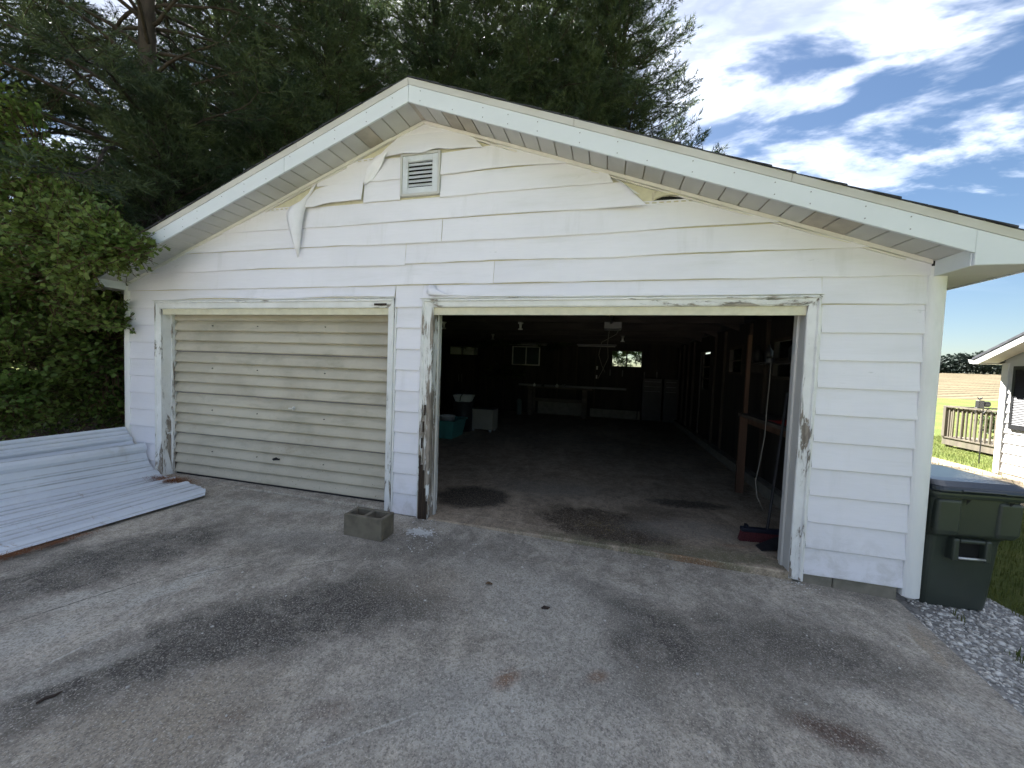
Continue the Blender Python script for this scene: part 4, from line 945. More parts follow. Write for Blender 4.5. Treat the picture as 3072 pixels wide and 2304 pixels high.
# front panel: recessed grab pocket with steel bar, raised shoulders
for x0, x1 in ((-.262, -.105), (.115, .262)):
    loft([([(x0 + .015, -.318), (x1 - .02, -.318), (x1 - .01, -.27), (x0 + .005, -.27)], .585, 0), ([(x0, -.332), (x1, -.332), (x1 + .01, -.27), (x0, -.27)], .63, 0), ([(x0, -.338), (x1, -.338), (x1 + .01, -.27), (x0, -.27)], .86, 0)]).build('shoulder', M_BIN, gb, world=False, bevel=.026, seg=4)
m_ = MB(); m_.box(-.115, -.075, -.305, -.24, .40, .565); m_.box(.085, .125, -.305, -.24, .40, .565); m_.box(-.075, .085, -.305, -.24, .535, .565); m_.build('pocket_frame', M_BIN, gb, world=False, bevel=.012, seg=2)
MB().box(-.074, .084, -.262, -.2555, .41, .534).build('pocket_back', M_BLACK, gb, world=False)
MB().tube([(-.078, -.298, .425), (.088, -.298, .425)], .010, 12).build('steel_bar', M_STEEL, gb, smooth=True, world=False)
for x in (-.10, .16): MB().add([(x, -.345, .868), (x + .03, -.345, .868), (x + .012, -.332, .825)], [(0, 1, 2)]).build('gusset', M_BLACK, gb, world=False)
for s_ in (-1, 1):
    wh = MB(); wh.tube([(s_ * .235, .24, .10), (s_ * .285, .24, .10)], .105, 20); wo = wh.build('wheel', M_SEAL, gb, world=False, bevel=.01)
MB().tube([(-.26, .34, .90), (.26, .34, .90)], .016, 10).build('push_handle', M_BIN, gb, smooth=True, world=False)

# small litter on the driveway
M_CHIP = plain('paint_chip', (.72, .72, .70), .7, .08)
M_PEB = plain('pebble', (.50, .48, .45), .85, .3, 20)
n = 170; px = rng.uniform(-3.6, 2.0, n); py = -2.4 + 2.3 * rng.uniform(0, 1, n)
P = np.stack([px, py, np.array([dz(x, y) for x, y in zip(px, py)]) + .002], -1)
stuff(stones('pebbles', P, rng.uniform(.003, .0085, n) , M_PEB, .55), 'scattered pale pebbles and grit on the driveway', 'pebbles')
def chips(name, label, n, fn, r=(.004, .016)):
    V = []; F = []
    for i in range(n):
        x, y = fn(); z = dz(x, y) + .003 + .003 * rnd.random(); k = rnd.randint(4, 6); R_ = rnd.uniform(*r); b0 = len(V)
        for j in range(k):
            a = 6.283 * j / k + rnd.uniform(-.3, .3); V.append((x + R_ * math.cos(a) * rnd.uniform(.5, 1.2), y + R_ * math.sin(a) * rnd.uniform(.4, 1.0), z + rnd.uniform(0, .004)))
        for j in range(1, k - 1): F.append((b0, b0 + j, b0 + j + 1))
    o = link(name, tri_mesh(name, np.array(V), np.array(F)), M_CHIP); return stuff(o, label, 'paint flakes')
chips('paint_flakes', 'white paint flakes heaped on the concrete below the pier', 330, lambda: (-1.535 + rnd.gauss(0, .055), -.30 + rnd.gauss(0, .035)))
chips('paint_flakes', 'stray white paint flakes trailing away from the heap', 60, lambda: (-1.45 + rnd.gauss(0, .10), -.47 + rnd.gauss(0, .09)), (.003, .008))
chips('paint_flakes', 'paint crumbs dropped along the door frames', 110, lambda: (rnd.choice([-5.0, -2.05, -1.62, 1.45, 1.5]) + rnd.gauss(0, .07), -.03 - abs(rnd.gauss(0, .05))), (.003, .008))
M_TWIG = plain('bark_scrap', (.05, .035, .028), .9, .3)
def scrap(name, label, p, L_, rz, r_=.009):
    m_ = MB(); m_.tube([(-L_/2, 0, r_ * .7), (-L_/6, .006, r_ * .9), (L_/5, -.004, r_ * .8), (L_/2, .004, r_ * .7)], [r_ * .5, r_, r_ * .85, r_ * .3], 7)
    o = m_.build(name, M_TWIG, None, world=False); o.location = (p[0], p[1], dz(*p) + .001); o.rotation_euler = (0, 0, rz); sset(o, label=label, category='bark scrap'); return o
scrap('bark_scrap', 'dark bark scrap lying alone on the driveway before the open bay', (-.30, -.97), .055, .4, .010)
scrap('bark_scrap', 'reddish bark strip near the lower left corner of the driveway', (-2.23, -2.25), .07, 1.2, .007)
def dleaf(p, rz):
    m_ = MB(); m_.grid(5, 3, lambda u, v: ((u - .5) * .05, (v - .5) * .034 * math.sin(max(.05, u) * 3.0), .004 + .006 * abs(v - .5) * 2 + .004 * math.sin(u * 5)))
    o = m_.build('dead_leaf', plain('dead_leaf', (.12, .075, .04), .8, .2), None, solid=.001, world=False); o.location = (p[0], p[1], dz(*p)); o.rotation_euler = (0, 0, rz); sset(o, label='curled brown dead leaf on the concrete right of the block', category='leaf')
dleaf((-.72, -.84), .5)

# ------------------------------------------------------------------ things inside the garage
FZ = .038
M_BEIGE = plain('beige_enamel', (.28, .26, .23), .5, .06)
M_TEAL = plain('teal_plastic', (.06, .22, .21), .45, .08)
M_WPL = plain('white_plastic', (.55, .56, .56), .5, .1, 4, dirt=(.2, .2, .2), dirt_amt=.5)
M_DARK = plain('dark_metal', (.02, .02, .024), .5, .3)
M_GREYP = plain('grey_pipe', (.15, .15, .16), .5, .15, 6, (.2, 1, 1))
M_PORC = plain('white_porcelain', (.5, .5, .48), .35, .05)
M_REDC = plain('red_cloth', (.20, .012, .012), .85, .3)
M_CORD = plain('pale_cord', (.22, .205, .18), .7, .1)
M_BLUE = plain('dark_blue_plastic', (.010, .012, .024), .5, .2)
M_BRIS = plain('red_bristle', (.085, .018, .024), .8, .3, 60)
M_CYL = plain('grey_green_enamel', (.10, .14, .14), .45, .1)

wb = thing('workbench', 'long timber workbench along the back wall of the garage', 'workbench', (-1.4, 8.7, FZ))
MB().box(-2.42, -.38, 8.28, 8.98, .91, .955).build('top', M_BENCH, wb)
for x in (-2.32, -.62):
    for y in (8.32, 8.85): MB().box(x - .07, x + .07, y, y + .09, FZ, .9095).build('leg', M_BENCH, wb)
MB().box(-2.24, -.70, 8.34, 8.38, .50, .60).build('stretcher', M_BENCH, wb)
pb = MB().box(-2.75, .62, 8.50, 8.62, .957, 1.02).build('long_board', M_GREYP, None); sset(pb, label='long grey board lying along the top of the back workbench', category='board')
for i, (x, s_) in enumerate(((-2.20, .035), (-1.93, .045), (-1.48, .05), (-1.30, .03), (-1.24, .03))):
    o = MB().lathe([(s_, 0), (s_, .07), (s_ * .5, .09), (s_ * .5, .11)], (x, 8.38, .957), 12).build('small_can', [M_WPL, M_DARK, M_PORC, M_GREYP, M_GREYP][i], None, smooth=False)
    sset(o, label=['small white can at the left end of the back workbench', 'dark can beside the leftmost white can on the workbench', 'pale can near the middle of the back workbench', 'grey can just right of the pale can on the workbench', 'rightmost little grey can on the back workbench'][i], category='can')

cb = thing('metal_cabinet', 'low beige metal cabinet on casters on the garage floor', 'cabinet', (-2.71, 4.9, FZ), -.06)
MB().box(-.29, .29, -.18, .18, .055, .515).build('body', M_BEIGE, cb, world=False, bevel=.012, seg=2)
MB().box(-.295, .305, -.185, .185, .516, .535).build('top', M_DARK, cb, world=False, bevel=.004)
for x in (-.22, .20):
    for y in (-.14, .12): MB().tube([(x, y, .027), (x + .045, y, .027)], .027, 12).build('caster', M_WPL, cb, world=False)
tt = thing('storage_tote', 'teal plastic storage tote just inside the open bay', 'tote', (-3.22, 3.95, FZ), .0)
def open_tub(w0, d0, w1, d1, h, t_=.008, r=.03):
    m_ = loft([(rrect(w0, d0, r), 0, 0), (rrect(w1, d1, r), h, 0), (rrect(w1 - 2*t_, d1 - 2*t_, r), h, 0), (rrect(w0 - 2*t_, d0 - 2*t_, r), t_, 0)], True, True); return m_
open_tub(.52, .60, .64, .74, .36).build('tub', M_TEAL, tt, world=False)
m_ = loft([(rrect(.66, .76, .03), .335, 0), (rrect(.68, .78, .03), .335, 0), (rrect(.68, .78, .03), .372, 0), (rrect(.60, .70, .03), .372, 0)], False, False); m_.build('rim', M_TEAL, tt, world=False)
for x in (-.12, .12): MB().box(x - .012, x + .012, -.352, -.29, .03, .33).build('rib', M_TEAL, tt, world=False)
bk = thing('white_bucket', 'dirty white plastic bucket standing in the teal tote', 'bucket', (-3.18, 3.92, FZ + .012))
MB().lathe([(.125, 0), (.155, .40), (.165, .40), (.165, .43), (.157, .43), (.15, .42), (.118, .02)], tuple(bk.location), 24).build('pail', M_WPL, bk, smooth=True)
dr = MB().lathe([(.23, 0), (.235, .3), (.24, .31), (.235, .32), (.235, .66), (.22, .67)], (-3.16, 4.75, FZ), 24).build('dark_drum', M_DARK, None, smooth=True); sset(dr, label='dark round drum behind the teal tote and bucket', category='drum')
tb = thing('white_basin', 'white plastic basin with a dark strap resting on the drum', 'basin', (-3.14, 4.72, FZ + .672), .15)
open_tub(.34, .26, .46, .36, .15).build('tub', M_WPL, tb, world=False)
MB().tube([(-.05, -.19, .02), (-.03, -.20, .12), (.0, -.12, .20), (.03, 0, .22), (.05, .15, .16)], .012, 6).build('strap', M_DARK, tb, world=False)
cy = thing('gas_cylinder', 'slim grey green gas cylinder beside the back workbench', 'cylinder', (-2.66, 8.3, FZ))
MB().lathe([(.075, 0), (.085, .02), (.085, .42), (.06, .48), (.025, .50)], tuple(cy.location), 16).build('tank', M_CYL, cy, smooth=True); MB().lathe([(.02, .50), (.02, .55), (.035, .55), (.035, .58)], tuple(cy.location), 10).build('valve', M_DARK, cy)
sh = thing('storage_cupboard', 'dark storage cupboard in the back corner under two white boxes', 'cupboard', (-4.72, 8.65, FZ))
MB().box(-5.2, -4.25, 8.35, 8.95, FZ + .06, 1.90).build('carcass', M_WOODD, sh); MB().box(-5.18, -4.27, 8.37, 8.94, FZ, FZ + .06).build('plinth', M_DARK, sh)
for x in (-4.78, -4.67): MB().box(x - .008, x + .008, 8.32, 8.35, 1.0, 1.25).build('handle', M_GREYP, sh)
for x0, x1, lb in ((-5.15, -4.76, 'white cardboard box at the left on the dark cupboard'), (-4.68, -4.30, 'white cardboard box at the right on the dark cupboard')):
    o = thing('cardboard_box', lb, 'box', ((x0 + x1) / 2, 8.6, 1.902)); MB().box(x0, x1, 8.42, 8.8, 1.902, 2.12).build('carton', M_WPL, o, bevel=.006); MB().box(x0 - .006, x1 + .006, 8.414, 8.806, 2.1205, 2.165).build('lid', M_WPL, o, bevel=.004)
for x0, x1, lb in ((-3.27, -1.92, 'fluorescent light fixture above the dim back window'), (-.96, .28, 'fluorescent light fixture beside the hanging cables')):
    o = thing('light_fixture', lb, 'light fixture', ((x0 + x1) / 2, 8.9, 2.29)); MB().box(x0, x1, 8.86, 8.98, 2.32, 2.369).build('housing', M_GREYP, o, bevel=.008)
    for y in (8.89, 8.95): MB().tube([(x0 + .04, y, 2.303), (x1 - .04, y, 2.303)], .013, 8).build('tube', M_PORC, o)
for i, (x, y, z, lb) in enumerate(((-1.57, 3.44, 2.508, 'white lamp holder nearest the middle of the open bay ceiling'), (-3.10, 3.44, 2.508, 'white lamp holder at the far left of the open bay ceiling'), (-2.86, 5.88, 2.508, 'small lamp holder deep in the garage on the left'), (.34, 5.88, 2.508, 'small lamp holder deep in the garage beside the opener'))):
    o = thing('lamp_holder', lb, 'lamp', (x, y, 2.37)); o.location.z = 2.37
    MB().lathe([(.0, .0), (.045, -.005), (.052, -.02), (.022, -.04), (.02, -.11), (.045, -.125), (.045, -.14), (.0, -.142)], (x, y, 2.369), 16).build('socket', M_PORC, o, smooth=True)
op = thing('door_opener', 'grey box of the door opener under the ceiling with hanging cables', 'door opener', (.08, 3.44, 2.37))
MB().box(-.07, .22, 3.30, 3.62, 2.25, 2.369).build('motor_box', M_GREYP, op, bevel=.008); MB().box(.03, .06, .4, 3.30, 2.33, 2.36).build('rail', M_DARK, op)
def cable(pts, r_=.005): 
    m_ = MB(); m_.tube(pts, r_, 5); return m_.build('cable', M_CORD, op)
cable([(.18, 3.32, 2.25), (.14, 3.32, 2.16), (-.10, 3.35, 2.02), (-.14, 3.40, 1.80), (-.08, 3.5, 1.62), (-.02, 3.6, 1.50)], .004)
cable([(.02, 3.32, 2.25), (.0, 3.32, 2.0), (.02, 3.34, 1.75), (-.06, 3.4, 1.55), (-.14, 3.6, 1.38)], .004)
for i, (x0, x1) in enumerate(((1.08, 1.62), (1.68, 2.05))):
    o = thing('tool_chest', ('dark tool chest with pale drawer handles, left of the pair at the back wall', 'dark tool chest with drawer handles in the back right corner')[i], 'tool chest', ((x0 + x1) / 2, 8.7, FZ))
    MB().box(x0, x1, 8.45, 8.95, FZ + .05, 1.35).build('carcass', M_DARK, o)
    for k_ in range(3): 
        d_ = MB().box(x0 + .02, x1 - .02, 8.43, 8.449, .93 + k_ * .145 - .06, .93 + k_ * .145 + .06).build('drawer', M_DARK, o); MB().box(x0 + .05, x1 - .05, 8.405, 8.429, .93 + k_ * .145 + .03, .93 + k_ * .145 + .048).build('handle', M_GREYP, d_)
for i, (x, z) in enumerate(((.12, 1.48), (.50, 1.47), (1.15, 1.44), (1.52, 1.46))):
    o = thing('hand_tool', ['pale handled tool hanging left below the bright back window', 'second pale handled tool hanging below the bright back window', 'pale handled tool hanging right of the bright back window', 'rightmost pale handled tool hanging above the tool chest'][i], 'tool', (x, 8.93, z))
    MB().box(x - .018, x + .018, 8.93, 8.955, z - .10, z + .10).build('grip', M_GREYP, o, bevel=.006); MB().box(x - .010, x + .010, 8.936, 8.95, z + .1005, z + .22).build('blade', M_DARK, o)
# bench on the right wall
rb = thing('side_bench', 'rough timber bench on posts along the right wall inside', 'bench', (1.9, 1.3, FZ))
for i in range(4): MB().box(1.665 + i * .105, 1.765 + i * .105, .55, 2.06, 1.02, 1.055).build('plank', M_BENCH, rb)
MB().box(1.67, 1.755, 1.985, 2.025, FZ, 1.0195).build('leg', M_PINE, rb); MB().box(1.685, 1.725, .62, .70, FZ, 1.0195).build('leg', M_PINE, rb); MB().box(1.76, 1.80, .60, 2.0, .93, 1.0195).build('rail', M_PINE, rb)
MB().box(1.72, 1.76, 2.03, 2.07, 1.056, 2.05).build('upright', M_PINE, rb)
m_ = MB(); m_.grid(9, 9, lambda u, v: (1.68 + .26 * v, .80 + .42 * u, 1.060 + .05 * abs(n1d(u * 4 + v * 3, 2)) * math.sin(u * 3.1) * math.sin(v * 3.1) + .012)); o = m_.build('red_rag', M_REDC, None, smooth=True, solid=.004); sset(o, label='crumpled red rag on the right wall bench', category='rag')
sf = thing('wall_shelf', 'dark shelf with bottles on the right wall in front of the window', 'shelf', (1.98, 1.8, 1.70)); MB().box(1.86, 2.098, 1.2, 2.7, 1.69, 1.715).build('board', M_WOODD, sf)
for y in (1.3, 2.5): MB().box(1.90, 2.098, y, y + .03, 1.58, 1.6895).build('bracket', M_WOODD, sf)
for i, (y, s_) in enumerate(((1.45, .05), (2.1, .045), (2.45, .06))):
    o = MB().lathe([(s_, 0), (s_, .14), (s_ * .4, .18), (s_ * .4, .22)], (1.98, y, 1.7155), 12).build('bottle', M_DARK, None, smooth=True); sset(o, label=['dark bottle at the near end of the wall shelf', 'dark bottle in the middle of the wall shelf', 'dark bottle at the far end of the wall shelf'][i], category='bottle')
cr_ = thing('hanging_cord', 'pale cord hanging from a black reel inside the right jamb', 'cord', (1.52, .9, 1.0))
MB().lathe([(.03, 0), (.045, .01), (.045, .05), (.03, .06)], (1.56, .93, 1.66), 14).build('reel', M_DARK, cr_)
MB().tube([(1.56, .90, 1.68), (1.55, .88, 1.45), (1.535, .86, 1.2), (1.53, .85, .95), (1.50, .84, .70), (1.47, .83, .50), (1.48, .80, .36), (1.53, .78, .24)], .0045, 6).build('cord', M_CORD, cr_, smooth=True)
# broom and dustpan by the right jamb
br = thing('broom', 'push broom head with dark block and red bristles inside the right jamb', 'broom', (1.42, .50, FZ), .09)
MB().box(-.17, .17, -.028, .028, .085, .125).build('head_block', M_BLUE, br, world=False, bevel=.01, seg=2)
MB().box(-.135, -.115, -.02, .02, .125, .150).build('lug', M_BLUE, br, world=False)
m_ = MB()
for i in range(26):
    for j in range(4):
        x = -.16 + i * .0128; y = -.02 + j * .0135; m_.tube([(x, y, .086), (x * 1.12 - .004, y - .012 + rnd.uniform(-.006, .006), .004)], [.0048, .0042], 4, False)
stuff(m_.build('bristles', M_BRIS, br, world=False))
MB().tube([(.05, .0, .12), (.16, .10, .9), (.22, .16, 1.35)], .012, 8).build('broom_handle', M_DARK, br, world=False)
dp = thing('dustpan', 'dark dustpan leaning over the broom inside the right jamb', 'dustpan', (1.49, .40, FZ), .5)
m_ = MB(); m_.hexa([(-.17, -.03, .0), (.10, -.09, .02), (.12, .06, .06), (-.15, .05, .01), (-.17, -.03, .012), (.10, -.09, .03), (.12, .06, .075), (-.15, .05, .022)]); m_.build('pan', M_DARK, dp, world=False, bevel=.01, seg=2)
MB().tube([(.10, -.01, .05), (.20, .03, .12), (.27, .06, .14)], [.02, .016, .014], 8).build('handle', M_DARK, dp, world=False)
sk = MB().box(1.70, 2.0, .32, .52, FZ, .62).build('dark_crate', M_DARK, None, bevel=.01); sset(sk, label='dark crate standing under the right wall bench', category='crate')
# spilled yellow grain on the wet patch
P = np.array([(.02 + rnd.gauss(0, .13), .36 + rnd.gauss(0, .09), FZ + .003) for _ in range(170)]); M_GRAIN = plain('spilled_grain', (.20, .15, .06), .8, .2)
stuff(stones('spilled_grain', P, rng.uniform(.002, .005, 170), M_GRAIN, .6), 'spilled yellow grain on the wet patch inside the open bay', 'grain')

# ------------------------------------------------------------------ neighbouring house, deck, garden
HX, HY, HZ = 8.02, 6.74, -.328
M_HS = siding_mat('house_siding', (.70, .69, .66)); M_HW = plain('house_trim_white', (.70, .69, .66), .5, .03); M_HSOF = plain('house_soffit', (.66, .63, .56), .6, .05); M_SHUT = plain('black_shutter', (.012, .012, .014), .5, .2)
house = thing('house', 'white sided neighbouring house gable with black shutter', 'house', (HX, HY - 4, HZ))
z = HZ + .08; HS_ = .2032; i = 0; H_EAVE = 1.975; HSLP = .47; HW_ = 7.6
def z_b(y): return 2.03 + HSLP * min(HY - y, y - (HY - HW_))
def h_rake(y): return z_b(y) + .03
while z < 3.7:
    z1 = z + HS_
    def ylim(zz): 
        o_ = max(0, (zz - 2.045) / HSLP); return HY - .10 - o_, HY - HW_ + .10 + o_
    a0, c0 = ylim(z); a1, c1 = ylim(min(z1, 3.75))
    if a0 - c0 > .1:
        MB().add([(HX + .0, a0, z), (HX - .018, a0, z), (HX - .003, a1, z1 + .004), (HX + .0, c0, z), (HX - .018, c0, z), (HX - .003, c1, z1 + .004)], [(0, 1, 4, 3), (1, 2, 5, 4)]).build('siding_board', M_HS, house)
    z = z1; i += 1
MB().prism([(HY - .001, HZ - .1), (HY - .001, h_rake(HY)), (HY - HW_/2, h_rake(HY - HW_/2)), (HY - HW_, h_rake(HY)), (HY - HW_, HZ - .1)], 'x', HX + .001, HX + 9).build('wall', M_HW, house)
MB().box(HX - .03, HX + .05, HY - .10, HY + .03, HZ + .03, H_EAVE + .02).build('corner_post', M_HW, house, bevel=.006)
# roof
RO = .34; OE = .24
ridge_y = HY - HW_/2; ZR_ = z_b(ridge_y)
for sgn in (1, -1):
    yc = HY if sgn > 0 else HY - HW_
    ye = yc + sgn * OE; ze = 2.03 - HSLP * OE + .14; zr = ZR_ + .14
    P8 = [(HX - RO - .03, ye, ze), (HX + 9.4, ye, ze), (HX + 9.4, ridge_y, zr), (HX - RO - .03, ridge_y, zr)]
    MB().hexa([(p[0], p[1], p[2] + .0) for p in P8] + [(p[0], p[1], p[2] + .05) for p in P8]).build('roof', M_SHING, house)
    yk = yc + sgn * (2.03 - 1.975) / HSLP
    MB().prism([(ye, 1.975), (yk, 1.975), (ridge_y, ZR_), (ridge_y, zr - .001), (ye, ze - .001)], 'x', HX - RO - .02, HX - RO).build('rake_fascia', M_HW, house)
    n_b = 26; st = (ridge_y - yk) / n_b
    for k_ in range(n_b):
        y0 = yk + st * k_; y1 = y0 + st * .985; zz0 = z_b(y0) + .025; zz1 = z_b(y1) + .025
        MB().add([(HX - RO + .001, y0, zz0), (HX - .0195, y0, zz0), (HX - .0195, y1, zz1), (HX - RO + .001, y1, zz1)], [(0, 1, 2, 3)]).build('soffit_panel', M_HSOF, house, solid=.008)
    a_, b__ = sorted((yk + sgn * .001, ye - sgn * .001)); MB().box(HX - RO + .001, HX + 9, a_, b__, 1.976, 1.986).build('eave_soffit', M_HSOF, house)
    if sgn > 0: MB().box(HX - .02, HX + 9, HY + .031, yk, 1.976, 1.986).build('eave_soffit', M_HSOF, house)
MB().box(HX - RO, HX + 9, HY + OE, HY + OE + .018, 1.972, 2.03 - HSLP * OE + .139).build('eave_fascia', M_HW, house)
ge = HY + OE + .02
MB().prism([(ge, 1.985), (ge + .06, 1.99), (ge + .095, 2.075), (ge + .085, 2.075), (ge + .052, 2.0), (ge, 1.995)], 'x', HX - RO - .01, HX + 9).build('gutter', M_HW, house)
shut = bpy.data.objects.new('shutter', None); COL.objects.link(shut); shut.parent = house
sy1, sy0, sz0, sz1 = HY - .22, HY - .64, .655, 1.93
m_ = MB(); m_.box(HX - .045, HX - .018, sy1 - .05, sy1, sz0, sz1); m_.box(HX - .045, HX - .018, sy0, sy0 + .05, sz0, sz1); m_.box(HX - .045, HX - .018, sy0 + .05, sy1 - .05, sz0, sz0 + .09); m_.box(HX - .045, HX - .018, sy0 + .05, sy1 - .05, sz1 - .07, sz1); m_.build('shutter_frame', M_SHUT, shut)
zz = sz0 + .095
while zz < sz1 - .08:
    MB().add([(HX - .042, sy0 + .05, zz), (HX - .042, sy1 - .05, zz), (HX - .022, sy1 - .05, zz + .030), (HX - .022, sy0 + .05, zz + .030)], [(0, 1, 2, 3)]).build('slat', M_SHUT, shut, solid=.004); zz += .033
MB().box(HX - .019, HX - .0175, sy0 + .05, sy1 - .05, sz0 + .09, sz1 - .07).build('shutter_back', M_SHUT, shut)
wn_ = bpy.data.objects.new('window', None); COL.objects.link(wn_); wn_.parent = house
m_ = MB(); m_.box(HX - .04, HX - .004, sy0 - 1.0, sy0 - .93, sz0, sz1); m_.box(HX - .04, HX - .004, sy0 - .09, sy0 - .02, sz0, sz1); m_.box(HX - .04, HX - .004, sy0 - .93, sy0 - .09, sz0, sz0 + .07); m_.box(HX - .04, HX - .004, sy0 - .93, sy0 - .09, sz1 - .07, sz1); m_.build('window_frame', M_HW, wn_)
MB().box(HX - .024, HX - .019, sy0 - .93, sy0 - .09, sz0 + .07, sz1 - .07).build('pane', M_DARK, wn_)

M_DECK = plain('greyed_deck_timber', (.125, .105, .078), .85, .25, 6, (1, 1, .15), .4, 30, dirt=(.14, .15, .07), dirt_amt=.4)
deck = thing('deck', 'low weathered timber deck with baluster railing behind the house', 'deck', (9.8, 9.0, -.328))
DX, DYF, DYN, DZF = 9.80, 10.57, 6.9, -.06
MB().box(DX, DX + .04, DYN, DYF, DZF - .20, DZF - .001).build('rim_joist', M_DECK, deck); MB().box(DX + .041, DX + 4, DYF - .04, DYF, DZF - .20, DZF - .001).build('rim_joist', M_DECK, deck)
for k_ in range(12):
    y0 = DYN + k_ * (DYF - DYN) / 12; MB().box(DX - .02, DX + 4, y0, y0 + (DYF - DYN) / 12 - .008, DZF, DZF + .035).build('deck_board', M_DECK, deck)
for y in (DYF - .12, 8.9, 7.4): MB().box(DX + .05, DX + .16, y - .06, y + .06, -.34, DZF - .002).build('post', M_DECK, deck)
me = MB().box(-.017, .017, -.017, .017, 0, .86).mesh('baluster')
y = DYF - .16
while y > DYN: link('baluster', me, M_DECK, deck, loc=(DX + .02 - 9.8, y - 9.0, DZF + .036 + .328)); y -= .135
x = DX + .18
while x < DX + 3.9: link('baluster', me, M_DECK, deck, loc=(x - 9.8, DYF - .02 - 9.0, DZF + .036 + .328)); x += .27
MB().box(DX - .03, DX + .06, DYF - .09, DYF, DZF + .036, DZF + .94).build('corner_post', M_DECK, deck)
MB().box(DX - .03, DX + .07, DYN, DYF - .0905, DZF + .897, DZF + .935).build('top_rail', M_DECK, deck); MB().box(DX + .061, DX + 4, DYF - .08, DYF + .02, DZF + .897, DZF + .935).build('top_rail', M_DECK, deck)
MB().box(DX + .041, DX + .08, DYN, DYF - .0905, DZF + .78, DZF + .86).build('rail', M_DECK, deck); MB().box(DX + .081, DX + 4, DYF - .09, DYF - .041, DZF + .78, DZF + .86).build('rail', M_DECK, deck)
o = thing('wooden_step', 'small greyed wooden step between the deck and the house', 'step', (9.0, 7.5, -.328)); MB().box(8.78, 9.40, 7.1, 7.6, -.20, -.16).build('tread', M_DECK, o)
for x in (8.82, 9.3): MB().box(x, x + .05, 7.12, 7.58, -.33, -.2005).build('support', M_DECK, o)
# garden ornament on a pole
M_IRON = plain('black_iron', (.012, .012, .012), .6, .3)
fd = thing('garden_ornament', 'black metal garden ornament on a thin pole with a bird figure on top', 'ornament', (8.60, 7.85, -.33))
MB().tube([(8.60, 7.85, -.33), (8.605, 7.85, .4), (8.59, 7.85, .98)], .010, 8).build('pole', M_IRON, fd)
m_ = MB(); m_.box(8.47, 8.57, 7.80, 7.90, .99, 1.16); m_.tube([(8.57, 7.85, 1.08), (8.68, 7.85, 1.08)], .065, 12); m_.box(8.45, 8.69, 7.81, 7.89, .97, .99); m_.build('feeder_body', M_IRON, fd, bevel=.006)
m_ = MB(); m_.tube([(8.59, 7.85, .85), (8.66, 7.85, .95), (8.74, 7.85, .93), (8.76, 7.85, .84)], .007, 6); m_.tube([(8.59, 7.85, .85), (8.53, 7.85, .95), (8.46, 7.85, .93), (8.44, 7.85, .86)], .007, 6); m_.build('hook', M_IRON, fd)
m_ = MB(); m_.tube([(8.48, 7.85, 1.19), (8.505, 7.85, 1.20), (8.535, 7.85, 1.205), (8.55, 7.85, 1.235)], [.004, .020, .020, .010], 8); m_.tube([(8.49, 7.85, 1.20), (8.46, 7.85, 1.245)], [.010, .003], 6); m_.tube([(8.515, 7.85, 1.16), (8.515, 7.85, 1.19)], .004, 5); m_.build('bird', M_IRON, fd)

# ------------------------------------------------------------------ trees
M_BARK = plain('pine_bark', (.045, .034, .028), .95, .45, 9, (1, 1, .25), 1.0, 22)
M_BARK2 = plain('shrub_bark', (.085, .050, .030), .9, .35, 9, (1, 1, .25), .6, 22)
M_NEED = leaf_mat('pine_needles', (.030, .053, .026), (.098, .126, .050), 1.0, .30, .5)
M_NEED2 = leaf_mat('pine_needles_bluish', (.040, .060, .038), (.115, .135, .072), 1.0, .32, .5)
M_LEAF = leaf_mat('shrub_leaves', (.095, .165, .034), (.21, .275, .070), 1.6, .45, .45)
M_LEAF2 = leaf_mat('shrub_leaves_dark', (.045, .085, .022), (.085, .13, .034), .9, .35, .5)

def rot_axis(v, axis, a): return Matrix.Rotation(a, 3, axis) @ v
def tubes_np(segs, n=4):
    """segs: list of (p0,p1,r0,r1) -> V,F"""
    if not segs: return np.zeros((0, 3)), np.zeros((0, 3), int)
    A = np.array([s[0] for s in segs]); B_ = np.array([s[1] for s in segs]); r0 = np.array([s[2] for s in segs]); r1 = np.array([s[3] for s in segs])
    d = B_ - A; d /= np.linalg.norm(d, axis=1, keepdims=True) + 1e-9
    ref = np.where(np.abs(d[:, 2:3]) > .9, np.array([[1., 0, 0]]), np.array([[0, 0, 1.]]))
    u = np.cross(d, ref); u /= np.linalg.norm(u, axis=1, keepdims=True) + 1e-9; w = np.cross(d, u)
    V = []
    for base, r in ((A, r0), (B_, r1)):
        for j in range(n):
            a = 2 * math.pi * j / n; V.append(base + (u * math.cos(a) + w * math.sin(a)) * r[:, None])
    V = np.stack(V, 1).reshape(-1, 3)
    f = []
    for j in range(n): f += [(j, (j + 1) % n, n + (j + 1) % n), (j, n + (j + 1) % n, n + j)]
    F = (np.array(f)[None] + (np.arange(len(segs)) * 2 * n)[:, None, None]).reshape(-1, 3)
    return V, F
def needles_np(P, Dn, nn, L, spread, w, R):
    """tufts: P positions, Dn directions"""
    n = len(P); P = np.repeat(P, nn, 0); Dn = np.repeat(Dn, nn, 0); m = len(P)
    base = P + Dn * R.uniform(-.10, .10, (m, 1))
    r = R.normal(size=(m, 3)); d = Dn * 1.0 + r * spread; d /= np.linalg.norm(d, axis=1, keepdims=True)
    l = R.uniform(L[0], L[1], (m, 1)); s_ = np.cross(d, R.normal(size=(m, 3))); s_ /= np.linalg.norm(s_, axis=1, keepdims=True) + 1e-9
    V = np.stack([base - s_ * w, base + s_ * w, base + d * l], 1).reshape(-1, 3); F = np.arange(m * 3).reshape(-1, 3)
    return V, F
